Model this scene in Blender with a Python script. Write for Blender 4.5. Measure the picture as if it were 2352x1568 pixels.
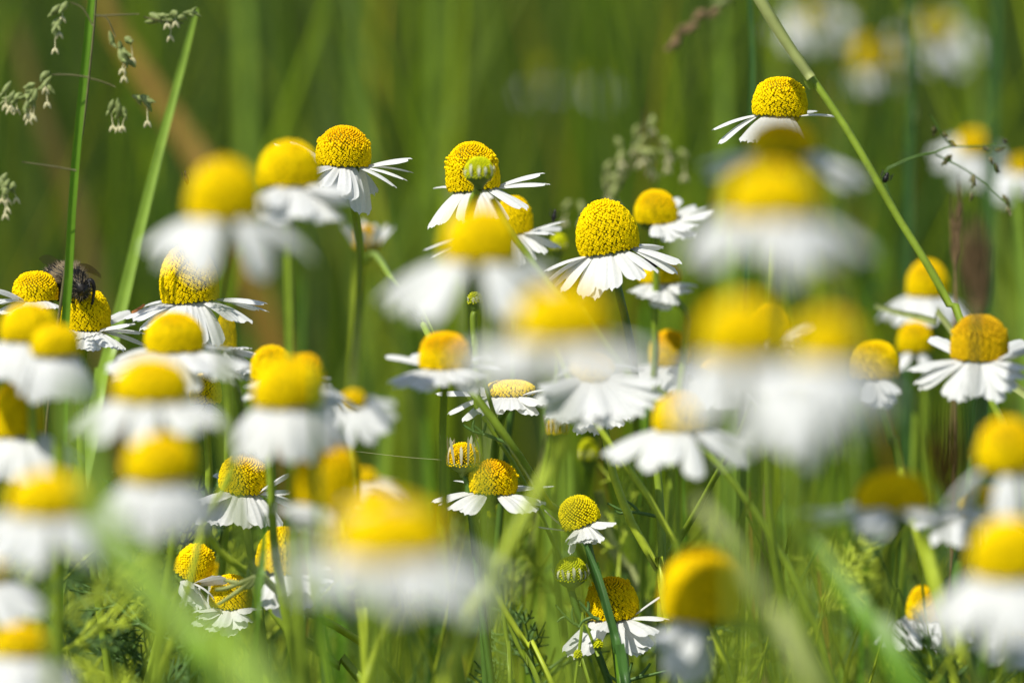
import bpy, math, random
import numpy as np
from math import radians as R
for o in list(bpy.data.objects): bpy.data.objects.remove(o)
sc = bpy.context.scene
C = sc.collection
rng = np.random.default_rng(7)
random.seed(7)

# ---------------------------------------------------------------- camera, sky, sun, exposure
PITCH = R(7.0); CAM = np.array([0, 0, 500.0]); HALF = 0.145      # millimetres; HALF = half frame width per unit depth
FW = np.array([0, math.cos(PITCH), -math.sin(PITCH)])
RT = np.array([1.0, 0, 0]); UP = np.array([0, math.sin(PITCH), math.cos(PITCH)])
cam = bpy.data.cameras.new('camera'); camo = bpy.data.objects.new('camera', cam); C.objects.link(camo)
camo.location = CAM * .001; camo.rotation_euler = (R(90) - PITCH, 0, 0)
cam.sensor_width = 36; cam.lens = 18 / HALF
cam.clip_start = .01; cam.clip_end = 500
cam.dof.use_dof = True; cam.dof.focus_distance = .500; cam.dof.aperture_fstop = 12.6; cam.dof.aperture_blades = 7
sc.camera = camo
SUN = np.array([-.42, -.40, .88]); SUN /= np.linalg.norm(SUN)
w = bpy.data.worlds.new('World'); sc.world = w; w.use_nodes = True
nt = w.node_tree; bg = nt.nodes['Background']
sky = nt.nodes.new('ShaderNodeTexSky'); sky.sky_type = 'NISHITA'; sky.sun_disc = False
sky.sun_elevation = math.asin(SUN[2]); sky.sun_rotation = math.atan2(SUN[0], SUN[1])
nt.links.new(sky.outputs[0], bg.inputs[0]); bg.inputs[1].default_value = .105
sl = bpy.data.lights.new('sun', 'SUN'); slo = bpy.data.objects.new('sun', sl); C.objects.link(slo)
sl.energy = 4.6; sl.angle = R(.55); sl.color = (1, .955, .86)
from mathutils import Vector, Matrix
slo.rotation_euler = Vector((-SUN).tolist()).to_track_quat('-Z', 'Y').to_euler(); slo.location = (0, 0, 3)
sc.view_settings.view_transform = 'Standard'; sc.view_settings.look = 'None'
sc.view_settings.exposure = 0.17; sc.view_settings.gamma = 1
sc.cycles.use_denoising = True
sc.cycles.max_bounces = 7; sc.cycles.diffuse_bounces = 4; sc.cycles.transmission_bounces = 5
sc.cycles.transparent_max_bounces = 6; sc.cycles.sample_clamp_indirect = 6

def P(u, v, d):                       # a point of the meadow: direction through the frame, d mm away along the view axis
    return CAM + FW * d + RT * ((u - 1176) / 1176 * HALF * d) - UP * ((v - 784) / 1176 * HALF * d)
def K(d): return HALF * d / 1176      # mm per frame unit at depth d
def nrm(v):
    v = np.asarray(v, float); return v / (np.linalg.norm(v) + 1e-12)

# ---------------------------------------------------------------- materials
def mat(name, build):
    m = bpy.data.materials.new(name); m.use_nodes = True; n = m.node_tree
    for x in list(n.nodes): n.nodes.remove(x)
    out = n.nodes.new('ShaderNodeOutputMaterial'); build(n, out); return m
def attr_or(n, col, amount=.12, scale=900, use_attr=False):
    """base colour: a flat pigment (or the mesh's own pigment attribute) varied by noise"""
    tc = n.nodes.new('ShaderNodeTexCoord'); no = n.nodes.new('ShaderNodeTexNoise')
    no.inputs['Scale'].default_value = scale; no.inputs['Detail'].default_value = 3
    n.links.new(tc.outputs['Object'], no.inputs['Vector'])
    mr = n.nodes.new('ShaderNodeMapRange'); mr.inputs[1].default_value = .3; mr.inputs[2].default_value = .7
    mr.inputs[3].default_value = 1 - amount; mr.inputs[4].default_value = 1 + amount
    n.links.new(no.outputs[0], mr.inputs[0])
    mx = n.nodes.new('ShaderNodeMix'); mx.data_type = 'RGBA'; mx.blend_type = 'MULTIPLY'; mx.inputs[0].default_value = 1
    if use_attr:
        a = n.nodes.new('ShaderNodeAttribute'); a.attribute_name = 'pigment_shade'; n.links.new(a.outputs['Color'], mx.inputs[6])
    else: mx.inputs[6].default_value = (*col, 1)
    n.links.new(mr.outputs[0], mx.inputs[7])
    return mx.outputs[2]
def leafy(name, col, trans=.3, gloss=.35, rough=.4, amount=.15, scale=700, use_attr=False, tcol=None):
    def b(n, out):
        c = attr_or(n, col, amount, scale, use_attr)
        p = n.nodes.new('ShaderNodeBsdfPrincipled'); n.links.new(c, p.inputs['Base Color'])
        p.inputs['Roughness'].default_value = rough; p.inputs['Specular IOR Level'].default_value = gloss
        if trans > 0:
            t = n.nodes.new('ShaderNodeBsdfTranslucent')
            if tcol:
                mx = n.nodes.new('ShaderNodeMix'); mx.data_type = 'RGBA'; mx.blend_type = 'MULTIPLY'; mx.inputs[0].default_value = 1
                n.links.new(c, mx.inputs[6]); mx.inputs[7].default_value = (*tcol, 1); n.links.new(mx.outputs[2], t.inputs[0])
            else: n.links.new(c, t.inputs[0])
            m = n.nodes.new('ShaderNodeMixShader'); m.inputs[0].default_value = trans
            n.links.new(p.outputs[0], m.inputs[1]); n.links.new(t.outputs[0], m.inputs[2]); n.links.new(m.outputs[0], out.inputs[0])
        else: n.links.new(p.outputs[0], out.inputs[0])
    return mat(name, b)
M = {}
M['petal'] = leafy('petal_white', (.74, .75, .735), .28, .2, .55, .05, 2500)
M['petal_young'] = leafy('petal_cream', (.70, .70, .52), .30, .25, .5, .05, 2500)
M['petal_faded'] = leafy('petal_faded_pink', (.74, .62, .52), .35, .2, .6, .1, 900)
M['disc'] = leafy('disc_floret_yellow', (.85, .6, .01), .0, .04, .8, .06, 1500, True)
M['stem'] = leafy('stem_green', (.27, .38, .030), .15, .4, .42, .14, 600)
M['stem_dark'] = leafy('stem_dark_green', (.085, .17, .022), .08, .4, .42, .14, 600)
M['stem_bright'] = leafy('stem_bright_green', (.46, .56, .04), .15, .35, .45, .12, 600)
M['calyx'] = leafy('calyx_green', (.16, .23, .035), .15, .3, .5, .2, 1500)
M['leaf'] = leafy('feather_leaf_green', (.11, .21, .045), .2, .4, .42, .2, 900)
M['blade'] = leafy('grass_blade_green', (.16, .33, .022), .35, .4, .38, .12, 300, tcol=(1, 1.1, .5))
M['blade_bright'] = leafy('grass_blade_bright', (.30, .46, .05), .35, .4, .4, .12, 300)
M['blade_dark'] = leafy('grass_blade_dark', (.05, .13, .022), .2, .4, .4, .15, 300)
M['blade_pale'] = leafy('grass_blade_pale', (.42, .47, .16), .35, .3, .5, .15, 300)
M['straw'] = leafy('dry_straw', (.30, .18, .03), .3, .2, .6, .2, 300)
M['brown_olive'] = leafy('dry_olive', (.13, .10, .02), .3, .2, .6, .2, 300)
M['brownstraw'] = leafy('brown_husk', (.30, .20, .10), .25, .2, .6, .25, 900)
M['husk'] = leafy('spikelet_green', (.30, .36, .12), .3, .3, .5, .3, 1500)
M['anther'] = leafy('anther_cream', (.75, .70, .42), .2, .2, .6, .1, 1500)
M['twig'] = leafy('panicle_branch', (.14, .13, .05), .1, .3, .5, .2, 900)
M['field'] = leafy('meadow_grass', (.1, .2, .03), .32, .35, .45, .18, 40, True)
M['black'] = leafy('insect_black', (.008, .007, .006), 0, .35, .45, .3, 2500)
M['hairblack'] = leafy('hair_black', (.014, .012, .010), .1, .3, .6, .3, 2500)
M['hairtan'] = leafy('hair_tan', (.42, .33, .20), .3, .3, .6, .3, 2500)
M['rust'] = leafy('seed_husk_rust', (.50, .19, .05), .1, .3, .5, .3, 2500)
def b_wing(n, out):
    p = n.nodes.new('ShaderNodeBsdfPrincipled'); p.inputs['Base Color'].default_value = (.16, .14, .09, 1)
    p.inputs['Roughness'].default_value = .2; t = n.nodes.new('ShaderNodeBsdfTransparent')
    t.inputs[0].default_value = (.75, .7, .6, 1)
    m = n.nodes.new('ShaderNodeMixShader'); m.inputs[0].default_value = .5
    n.links.new(p.outputs[0], m.inputs[1]); n.links.new(t.outputs[0], m.inputs[2]); n.links.new(m.outputs[0], out.inputs[0])
M['wing'] = mat('bee_wing', b_wing)
def b_soil(n, out):
    tc = n.nodes.new('ShaderNodeTexCoord'); no = n.nodes.new('ShaderNodeTexNoise'); no.inputs['Scale'].default_value = 18; no.inputs['Detail'].default_value = 8
    n.links.new(tc.outputs['Object'], no.inputs['Vector'])
    cr = n.nodes.new('ShaderNodeValToRGB'); cr.color_ramp.elements[0].position = .35; cr.color_ramp.elements[0].color = (.035, .030, .015, 1)
    cr.color_ramp.elements[1].position = .65; cr.color_ramp.elements[1].color = (.07, .11, .025, 1)
    n.links.new(no.outputs[0], cr.inputs[0])
    p = n.nodes.new('ShaderNodeBsdfPrincipled'); n.links.new(cr.outputs[0], p.inputs['Base Color']); p.inputs['Roughness'].default_value = .9
    bp = n.nodes.new('ShaderNodeBump'); bp.inputs['Strength'].default_value = .5; bp.inputs['Distance'].default_value = .01
    n.links.new(no.outputs[0], bp.inputs['Height']); n.links.new(bp.outputs[0], p.inputs['Normal']); n.links.new(p.outputs[0], out.inputs[0])
M['soil'] = mat('meadow_soil', b_soil)

# ---------------------------------------------------------------- mesh helpers (all in millimetres, world frame)
class MB:
    def __init__(s): s.v = []; s.f = []; s.n = 0; s.c = []
    def add(s, v, f, col=None):
        v = np.asarray(v, float).reshape(-1, 3)
        s.v.append(v); s.f.extend([tuple(int(i) + s.n for i in q) for q in f]); 
        if col is not None: s.c.append(np.broadcast_to(np.asarray(col, float), (len(v), 3)))
        s.n += len(v)
def build(name, mb, m, parent=None, origin=(0, 0, 0), smooth=True):
    v = np.concatenate(mb.v); origin = np.asarray(origin, float)
    me = bpy.data.meshes.new(name); me.from_pydata(((v - origin) * .001).tolist(), [], mb.f)
    if mb.c:
        a = me.color_attributes.new('pigment_shade', 'FLOAT_COLOR', 'POINT')
        c = np.concatenate(mb.c); a.data.foreach_set('color', np.hstack([c, np.ones((len(c), 1))]).ravel())
    if smooth: me.polygons.foreach_set('use_smooth', [True] * len(me.polygons))
    me.materials.append(m); o = bpy.data.objects.new(name, me); C.objects.link(o)
    if parent is not None: o.parent = parent
    else: o.location = tuple(origin * .001)
    return o
def thing(name, origin, label, cat, group=None):
    o = bpy.data.objects.new(name, None); C.objects.link(o); o.location = tuple(np.asarray(origin) * .001)
    o.empty_display_size = .005; o['label'] = label; o['category'] = cat
    if group: o['group'] = group
    return o
def tag(o, label=None, cat=None, group=None, kind=None):
    if label: o['label'] = label
    if cat: o['category'] = cat
    if group: o['group'] = group
    if kind: o['kind'] = kind
    return o
def smooth_path(pts, n=24):
    """Catmull-Rom through the points"""
    p = np.asarray(pts, float)
    if len(p) == 2: return p[0] + (p[1] - p[0]) * np.linspace(0, 1, n)[:, None]
    q = np.vstack([2 * p[0] - p[1], p, 2 * p[-1] - p[-2]]); out = []
    seg = np.linalg.norm(np.diff(p, axis=0), axis=1); tot = seg.sum()
    for i in range(len(p) - 1):
        k = max(2, int(round(n * seg[i] / tot)))
        t = np.linspace(0, 1, k, endpoint=False)[:, None]; a, b, c, d = q[i:i + 4]
        out.append(.5 * (2 * b + (c - a) * t + (2 * a - 5 * b + 4 * c - d) * t ** 2 + (3 * b - a - 3 * c + d) * t ** 3))
    out.append(p[-1:]); return np.vstack(out)
def fit(r, n):
    r = np.atleast_1d(np.asarray(r, float)); return np.interp(np.linspace(0, 1, n), np.linspace(0, 1, len(r)), r) if len(r) > 1 else np.full(n, r[0])
def tube(mb, path, r, sides=8, ribs=0., col=None, cap=True):
    path = np.asarray(path, float); n = len(path); r = fit(r, n)
    t = np.gradient(path, axis=0); t /= np.linalg.norm(t, axis=1)[:, None] + 1e-12
    ref = np.array([0, 1.0, 0.1]) if abs(t[0][1]) < .9 else np.array([1.0, 0, 0])
    a = np.cross(t, ref); a /= np.linalg.norm(a, axis=1)[:, None] + 1e-12; b = np.cross(t, a)
    th = np.arange(sides) * 2 * math.pi / sides; rr = 1 + ribs * np.where(np.arange(sides) % 2, -1, 1)
    ring = (np.cos(th) * rr)[None, :, None] * a[:, None] + (np.sin(th) * rr)[None, :, None] * b[:, None]
    v = path[:, None] + ring * r[:, None, None]; f = []
    for i in range(n - 1):
        for j in range(sides):
            k = (j + 1) % sides; f.append((i * sides + j, i * sides + k, (i + 1) * sides + k, (i + 1) * sides + j))
    if cap: f.append(tuple(range(sides))); f.append(tuple((n - 1) * sides + j for j in reversed(range(sides))))
    mb.add(v, f, col)
def lathe(mb, base, axis, prof, sides=16, col=None, wob=0):
    axis = nrm(axis); a = nrm(np.cross(axis, [0.3, 1, .1])); b = np.cross(axis, a)
    th = np.arange(sides) * 2 * math.pi / sides; v = []; f = []
    for r, z in prof:
        v.append(base + axis * z + (np.cos(th)[:, None] * a + np.sin(th)[:, None] * b) * (r * (1 + wob * np.sin(5 * th + z)))[:, None])
    m = len(prof)
    for i in range(m - 1):
        for j in range(sides):
            k = (j + 1) % sides; f.append((i * sides + j, i * sides + k, (i + 1) * sides + k, (i + 1) * sides + j))
    mb.add(np.concatenate(v), f, col)
def ribbon(mb, path, width, side, fold=.25, col=None, nx=4, twist=0.):
    """a grass blade: centre line, width along it, V-fold in section"""
    path = np.asarray(path, float); n = len(path); width = fit(width, n)
    t = np.gradient(path, axis=0); t /= np.linalg.norm(t, axis=1)[:, None]
    s = np.asarray(side, float)[None] - t * (t @ np.asarray(side, float))[:, None]; s /= np.linalg.norm(s, axis=1)[:, None]
    nn = np.cross(t, s)
    if twist:
        an = np.linspace(0, twist, n)[:, None]; s, nn = s * np.cos(an) + nn * np.sin(an), nn * np.cos(an) - s * np.sin(an)
    x = np.linspace(-.5, .5, nx + 1)
    v = path[:, None] + s[:, None] * (x[None, :, None] * width[:, None, None]) + nn[:, None] * ((np.abs(x) * 2 * fold)[None, :, None] * width[:, None, None] * .5)
    f = [(i * (nx + 1) + j, i * (nx + 1) + j + 1, (i + 1) * (nx + 1) + j + 1, (i + 1) * (nx + 1) + j) for i in range(n - 1) for j in range(nx)]
    mb.add(v, f, col)

# ---------------------------------------------------------------- chamomile
def frame_of(roll, lean):
    """flower axis: roll leans right (+), lean leans toward the camera (+)"""
    a = np.array([math.sin(R(roll)), -math.sin(R(lean)), math.cos(R(roll)) * math.cos(R(lean))]); a = nrm(a)
    x = nrm(np.array([1.0, 0, 0]) - a * a[0]); y = np.cross(a, x); return a, x, y
def disc_profile(Rr, H, p, a0=-17, n=80):
    an = np.radians(np.linspace(a0, 90, n)); H0 = H / (1 - math.sin(R(a0)))
    r = Rr * np.cos(an) ** p; z = H0 * (np.sin(an) - math.sin(R(a0))); r[-1] = 0
    return r, z
def disc_mesh(base, ax, x, y, Rr, H, p=.8, step=.42, opened=.55, crown=.0, tone='ripe'):
    mb = MB(); r, z = disc_profile(Rr, H, p)
    ds = np.hypot(np.diff(r), np.diff(z)); rm = (r[1:] + r[:-1]) / 2
    A = np.concatenate([[0], np.cumsum(2 * math.pi * rm * ds)]); N = max(40, int(A[-1] / (.866 * step * step)))
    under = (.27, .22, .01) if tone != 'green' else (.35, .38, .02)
    lathe(mb, base, ax, [(rr * .965 + 1e-3, zz * .985) for rr, zz in list(zip(r, z))[::5]] + [(1e-3, z[-1] * .985)], 28, under)
    k = np.arange(N) + .5; ar = k / N * A[-1]
    zi = np.interp(ar, A, z); ri = np.interp(ar, A, r); th = k * 2.399963 + rng.normal(0, .022, N)
    dr = np.gradient(r, A); dz = np.gradient(z, A)
    # outward normal from the profile tangent
    tr = np.interp(ar, A, np.gradient(r)); tz = np.interp(ar, A, np.gradient(z)); tl = np.hypot(tr, tz) + 1e-9; nr, nz = tz / tl, -tr / tl
    rad = np.cos(th)[:, None] * x + np.sin(th)[:, None] * y; tan = -np.sin(th)[:, None] * x + np.cos(th)[:, None] * y
    nn = rad * nr[:, None] + ax[None] * nz[:, None]; bt = np.cross(nn, tan)
    c = base + rad * ri[:, None] + ax[None] * zi[:, None]
    t = zi / H; t = t + rng.normal(0, .035, N); op = 1 / (1 + np.exp((t - opened) * 22))          # 1 = open star, 0 = closed bud
    s = step * (.95 - .13 * (1 - op)) * rng.uniform(.84, 1.16, N)
    lift = step * (.34 + .2 * op + rng.normal(0, .09, N) + crown * np.exp(-((t - opened) / .11) ** 2) * rng.uniform(0, 1, N) ** 4 * 3.6)
    ph = rng.normal(.3, .35, N); a10 = np.arange(10) * math.pi / 5
    star = np.where(np.arange(10) % 2 == 0, .60, .36)
    def ring(rs, h): # rs (N,m), h (N,)
        m = rs.shape[1]; an = ph[:, None] + np.arange(m) * 2 * math.pi / m
        return c[:, None] + tan[:, None] * (np.cos(an) * rs)[..., None] + bt[:, None] * (np.sin(an) * rs)[..., None] + nn[:, None] * h[:, None, None]
    one = np.ones((N, 10))
    R0 = ring(one * (s * .44)[:, None], -.2 * step * np.ones(N))
    R1 = ring((star[None] * op[:, None] + .42 * (1 - op[:, None])) * s[:, None], lift)
    R2 = ring(one * (s * (.26 * op + .22 * (1 - op)))[:, None], lift + step * (-.02 * op + .17 * (1 - op)))
    ce = (c + nn * (lift + step * (-.42 * op + .24 * (1 - op)))[:, None])[:, None]
    V = np.concatenate([R0, R1, R2, ce], 1).reshape(-1, 3)
    f = []
    for j in range(10):
        q = (j + 1) % 10; f += [(j, q, 10 + q, 10 + j), (10 + j, 10 + q, 20 + q, 20 + j), (20 + j, 20 + q, 30)]
    F = [tuple(i * 31 + a for a in q) for i in range(N) for q in f]
    pal = {'ripe': ((.96, .705, .002), (.98, .65, .002)), 'orange': ((.96, .68, .002), (.98, .56, .002)),
           'brown': ((.78, .50, .006), (.72, .42, .01)), 'young': ((.92, .76, .006), (.88, .72, .006)), 'green': ((.72, .70, .01), (.66, .68, .01))}[tone]
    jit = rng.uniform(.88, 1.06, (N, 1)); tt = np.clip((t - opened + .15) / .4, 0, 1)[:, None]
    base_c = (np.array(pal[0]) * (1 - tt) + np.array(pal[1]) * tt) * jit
    cc = np.repeat(base_c[:, None], 31, 1); cc[:, 0:10] *= .7; cc[:, 30] *= (1 - .72 * op)[:, None]  # feet and hollow centres darkened: shade between florets painted into the colour
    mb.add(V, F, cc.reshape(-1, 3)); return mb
def petal_mesh(mb, line, nhint, W, nx=6, tip=True, curl=.10, seed=0):
    """line: centre line (n,3); nhint: roughly the upper-side normal"""
    rs = np.random.default_rng(seed); n = len(line)
    x = np.linspace(-1, 1, nx + 1); s = np.linspace(0, 1, n)
    lj = 1 - .11 * x ** 2 - .035 * np.abs(np.sin(x * 1.5 * math.pi)) * rs.uniform(.4, 1.4) - (.05 * rs.random() * (x > 0)); lj -= lj.max() - 1
    wp = W * .5 * (.34 + .66 * np.sin(np.clip((s * 1.02) ** .62, 0, 1) * math.pi * .60) ** 1.1) * (1 - .24 * np.clip((s - .78) / .22, 0, 1) ** 2)
    seg = np.concatenate([[0], np.cumsum(np.linalg.norm(np.diff(line, axis=0), axis=1))]); L = seg[-1]
    t = np.gradient(line, axis=0); t /= np.linalg.norm(t, axis=1)[:, None] + 1e-12
    side = np.cross(t, nhint); side /= np.linalg.norm(side, axis=1)[:, None] + 1e-9; nn = np.cross(side, t)
    tw = rs.normal(0, .16) * s[:, None]; side, nn = side * np.cos(tw) + nn * np.sin(tw), nn * np.cos(tw) - side * np.sin(tw)
    V = np.zeros((n, nx + 1, 3))
    arch = -curl * x ** 2 - .15 * np.cos(x * 1.5 * math.pi) ** 2 * (np.abs(x) < .98)
    for j in range(nx + 1):
        q = s * lj[j] * L
        for k in range(3):
            V[:, j, k] = np.interp(q, seg, line[:, k] ) + np.interp(q, seg, side[:, k] * wp) * x[j] + np.interp(q, seg, nn[:, k]) * arch[j] * wp
    f = [(i * (nx + 1) + j, i * (nx + 1) + j + 1, (i + 1) * (nx + 1) + j + 1, (i + 1) * (nx + 1) + j) for i in range(n - 1) for j in range(nx)]
    mb.add(V, f)
def bez(a, b, c, n): t = np.linspace(0, 1, n)[:, None]; return a * (1 - t) ** 2 + 2 * b * t * (1 - t) + c * t * t
def stem_pts(base, ax, via, d, seed):
    rs = random.Random(seed); pts = [base - ax * .3]
    if via:
        for q in via: pts.append(P(*q) if len(q) == 3 else P(q[0], q[1], d))
        last, prev = pts[-1], pts[-2]; dirn = nrm(last - prev); dirn = nrm(dirn + np.array([0, 0, -.6]))
        z = last[2]
        if z > 60: pts.append(last + dirn * min(60, z * .3))
        g = pts[-1]; pts.append(np.array([g[0] + dirn[0] * 18, g[1] + dirn[1] * 10, g[2] * .45])); h = pts[-1]
        pts.append(np.array([h[0] + dirn[0] * 5, h[1], 0.]))
    else:
        lx, ly = rs.uniform(-22, 22), rs.uniform(-12, 16)
        pts.append(base - ax * 14 + np.array([0, 0, -6])); q = base - ax * 26
        pts.append(np.array([q[0] + lx * .35, q[1] + ly * .3, q[2] - 50])); pts.append(np.array([base[0] + lx, base[1] + ly, base[2] * .42]))
        pts.append(np.array([base[0] + lx * 1.15, base[1] + ly * 1.1, 0.]))
    return smooth_path(pts, 46)
def feather_leaf(mb, p0, dirn, L, rs, r=.28):
    dirn = nrm(dirn); upv = np.array([0, 0, 1.0]); sag = rs.uniform(-.2, .35)
    t = np.linspace(0, 1, 9)[:, None]; path = p0 + dirn * L * t + upv * L * sag * t ** 2
    tube(mb, path, np.linspace(r, r * .45, 9), 5)
    sd = nrm(np.cross(dirn, upv) + np.array([0, 0, rs.uniform(-.6, .6)]))
    for i in range(2, 8):
        for sg in (-1, 1):
            if rs.random() < .15: continue
            l = L * .34 * math.sin(math.pi * (i + 1) / 9.5) * rs.uniform(.7, 1.2)
            d = nrm(dirn * .8 + sd * sg * .8 + np.array([0, 0, rs.uniform(-.3, .4)])); q = path[i]
            lp = smooth_path([q, q + d * l * .5, q + d * l + dirn * l * .25], 4); tube(mb, lp, np.linspace(r * .8, r * .4, len(lp)), 4)
            if l > 2.2:
                for s2 in (-1, 1):
                    d2 = nrm(d + s2 * nrm(np.cross(d, nrm(np.cross(dirn, sd)))) * .8); m0 = q + d * l * .45
                    tube(mb, smooth_path([m0, m0 + d2 * l * .4], 3), [r * .6, r * .5, r * .35][:3], 4)
GROUP = 'chamomile flowers standing in the meadow'
count = [0]
def flower(label, u, vt, vb, wpx, d, roll=0, lean=0, tips=None, n=14, L=7.6, W=2.5, e0=-14, e1=-62, fx=12, p=.9, opened=.55,
           crown=0., tone='ripe', via=None, stem='stem', sr=.55, young=False, gap=(), pm=None, leaves=2, group=GROUP, up=None):
    count[0] += 1; sd = count[0] * 31
    rs = random.Random(sd); k = K(d); Rr = wpx / 2 * k; H = (vb - vt) * k * 1.02
    ax, x, y = frame_of(roll, lean); H = max(H * .7, H - Rr * math.sin(PITCH + R(lean)) * .9); vb = vt + H / k
    base = P(u, (vt + vb) / 2, d) - ax * H * .5
    path = stem_pts(base - ax * 1.6, ax, via, d, sd); org = path[-1]
    t = thing('chamomile_flower', org, label, 'flower', group)
    blur = abs(500 - d) / d * 113; step = .385 if blur < 14 else (.55 if blur < 30 else .75)
    build('flower_disc', disc_mesh(base, ax, x, y, Rr, H, p, step, opened, crown, tone), M['disc'], t, org)
    mb = MB(); rr = Rr * .80; lathe(mb, base, ax, [(rr * .98, .05), (rr * 1.0, -.25), (rr * .85, -.8), (rr * .5, -1.5), (sr * 1.2, -2.1), (sr * .95, -2.6)], 20)
    for j in range(18):                                   # overlapping bracts
        an = j / 18 * 6.283; o = x * math.cos(an) + y * math.sin(an); q0 = base - ax * 1.5 + o * rr * .45; q1 = base - ax * .05 + o * rr * 1.06
        ribbon(mb, smooth_path([q0, (q0 + q1) / 2 + (o - ax) * .22, q1], 5), [.6, .8, .8, .7, .3][:5] if True else 1, np.cross(o, ax), .2, None, 2)
    build('calyx', mb, M['calyx'], t, org)
    mb = MB(); tube(mb, path, np.linspace(sr, sr * 1.5, len(path)), 10, .10)
    build('stem', mb, M[stem], t, org)
    r0 = Rr * .80; pmat = pm or M['petal_young' if young else 'petal']
    lines = []
    nq = 10 if blur < 30 else 7
    if tips is not None:
        for i, tp in enumerate(tips):
            tu, tv = tp[0], tp[1]; back = 'b' in tp; Wp = next((q for q in tp[2:] if not isinstance(q, str)), W)
            T0 = P(tu, tv, d); D = T0 - base; rho = (Rr * .8 + L) * .93; pl = math.hypot(D @ RT, D @ UP)
            best = (1e9, 0.)
            for q in np.linspace(.2, 9, 45) * (1 if back else -1):
                T = P(tu, tv, d + q); D = T - base; h = D - ax * (D @ ax); B = base + nrm(h) * r0; e = abs(np.linalg.norm(T - B) - L * .97) + .02 * abs(q)
                if e < best[0]: best = (e, q)
            T = P(tu, tv, d + best[1]); D = T - base; h = D - ax * (D @ ax); o = nrm(h)
            B = base + o * r0 - ax * .1; dist = np.linalg.norm(T - B); dr = nrm(T - B); bow = .12 if up is None else up
            mid = B + (T - B) * .5 + nrm(o * .5 + ax) * dist * bow
            lines.append((bez(B, mid, T, nq), o, Wp * (.93 if blur < 14 else 1)))
    else:
        for i in range(n):
            an = (i + rs.uniform(-.25, .25) * (1 if blur < 30 else 1.9)) / n * 360 + sd % 23; an %= 360
            if any(a <= an <= b for a, b in gap): continue
            o = x * math.cos(R(an)) + y * math.sin(R(an)); front_ = max(0, -math.sin(R(an)))
            a0 = e0 + rs.uniform(-5, 5); jt = 17 if blur < 30 else 27; a1 = e1 - fx * front_ + rs.uniform(-jt, jt); Lp = L * rs.uniform(.72 if blur > 30 else .88, 1.08)
            s = np.linspace(0, 1, nq); e = np.radians(a0 + (a1 - a0) * s ** .75); ds = Lp / (nq - 1)
            st = (o[None] * np.cos(e)[:, None] + ax[None] * np.sin(e)[:, None]) * ds
            side = np.cross(ax, o) * rs.uniform(-.12, .12) * ds
            ln = base + o * r0 - ax * .1 + np.vstack([[0, 0, 0], np.cumsum(st[:-1] + side, axis=0)])
            lines.append((ln, o, W * rs.uniform(.85, 1.08)))
    for i, (ln, o, Wp) in enumerate(lines):
        mb = MB(); tt = nrm(ln[-1] - ln[0]); hint = nrm(ax + o * .35); petal_mesh(mb, ln, hint, Wp, 10 if blur < 14 else 6, seed=sd * 50 + i, curl=rs.uniform(.25, .5))
        build('petal', mb, pmat, t, org)
    for i in range(leaves):
        a = rs.uniform(0, 6.28); j = int(len(path) * rs.uniform(.42, .7)); mb = MB()
        feather_leaf(mb, path[j], np.array([math.cos(a), math.sin(a) * .5, rs.uniform(.2, .8)]), rs.uniform(14, 26), rs)
        build('leaf', mb, M['leaf'], t, org)
    return t
def bud(label, u, vt, vb, wpx, d, via=None, tone='green', stub=2.2, opening=.25, stem='stem', sr=.5, n=16, roll=0, lean=0, group='chamomile buds', pm='petal_young', leaves=0):
    """a bud: green cup, closed disc, short upright ray florets"""
    count[0] += 1; sd = count[0] * 31; rs = random.Random(sd); k = K(d); Rr = wpx / 2 * k; H = (vb - vt) * k
    ax, x, y = frame_of(roll, lean); base = P(u, (vt + vb) / 2, d) - ax * H * .5
    path = stem_pts(base - ax * .8, ax, via, d, sd); org = path[-1]; t = thing('chamomile_bud', org, label, 'flower bud', group)
    build('flower_disc', disc_mesh(base + ax * .12 * H, ax, x, y, Rr * .9, H * .88, .85, .34, -.2, 0, tone), M['disc'], t, org)
    mb = MB(); lathe(mb, base, ax, [(Rr * .94, H * .26), (Rr * .96, H * .2), (Rr * .84, H * .06), (Rr * .55, -.1 * H), (sr * 1.3, -.22 * H), (sr, -.4 * H)], 18)
    build('calyx', mb, M['calyx'], t, org)
    mb = MB(); tube(mb, path, np.linspace(sr * .9, sr * 1.4, len(path)), 8, .1); build('stem', mb, M[stem], t, org)
    if stub > 0:
        for i in range(n):
            an = (i + rs.uniform(-.2, .2)) / n * 6.283; o = x * math.cos(an) + y * math.sin(an); B = base + o * Rr * .97 + ax * H * .2
            l = stub * rs.uniform(.75, 1.2); mid = B + (ax + o * opening) * l * .5 + o * .12; T = B + nrm(ax + o * rs.uniform(-.5, .6) * opening * 2) * l
            mb = MB(); petal_mesh(mb, bez(B, mid, T, 6), o, .42, 4, seed=sd + i); build('petal', mb, M[pm], t, org)
    for i in range(leaves):
        mb = MB(); j = int(len(path) * .3); feather_leaf(mb, path[j], np.array([rs.choice((-1, 1)), -.2, .6]), 12, rs); build('leaf', mb, M['leaf'], t, org)
    return t

# ---------------------------------------------------------------- setting: ground and the far meadow
mb = MB(); gx = np.concatenate([-np.geomspace(60000, 300, 14), np.linspace(-250, 250, 7), np.geomspace(300, 60000, 14)]); V = []; F = []
for yy in gx + 500:
    for xx in gx: V.append((xx, yy, rng.normal(0, 2.5) if abs(xx) < 4000 and abs(yy) < 4000 else 0))
m_ = len(gx)
for i in range(m_ - 1):
    for j in range(m_ - 1): F.append((i * m_ + j, i * m_ + j + 1, (i + 1) * m_ + j + 1, (i + 1) * m_ + j))
mb.add(V, F); tag(build('ground', mb, M['soil']), kind='structure')

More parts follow.
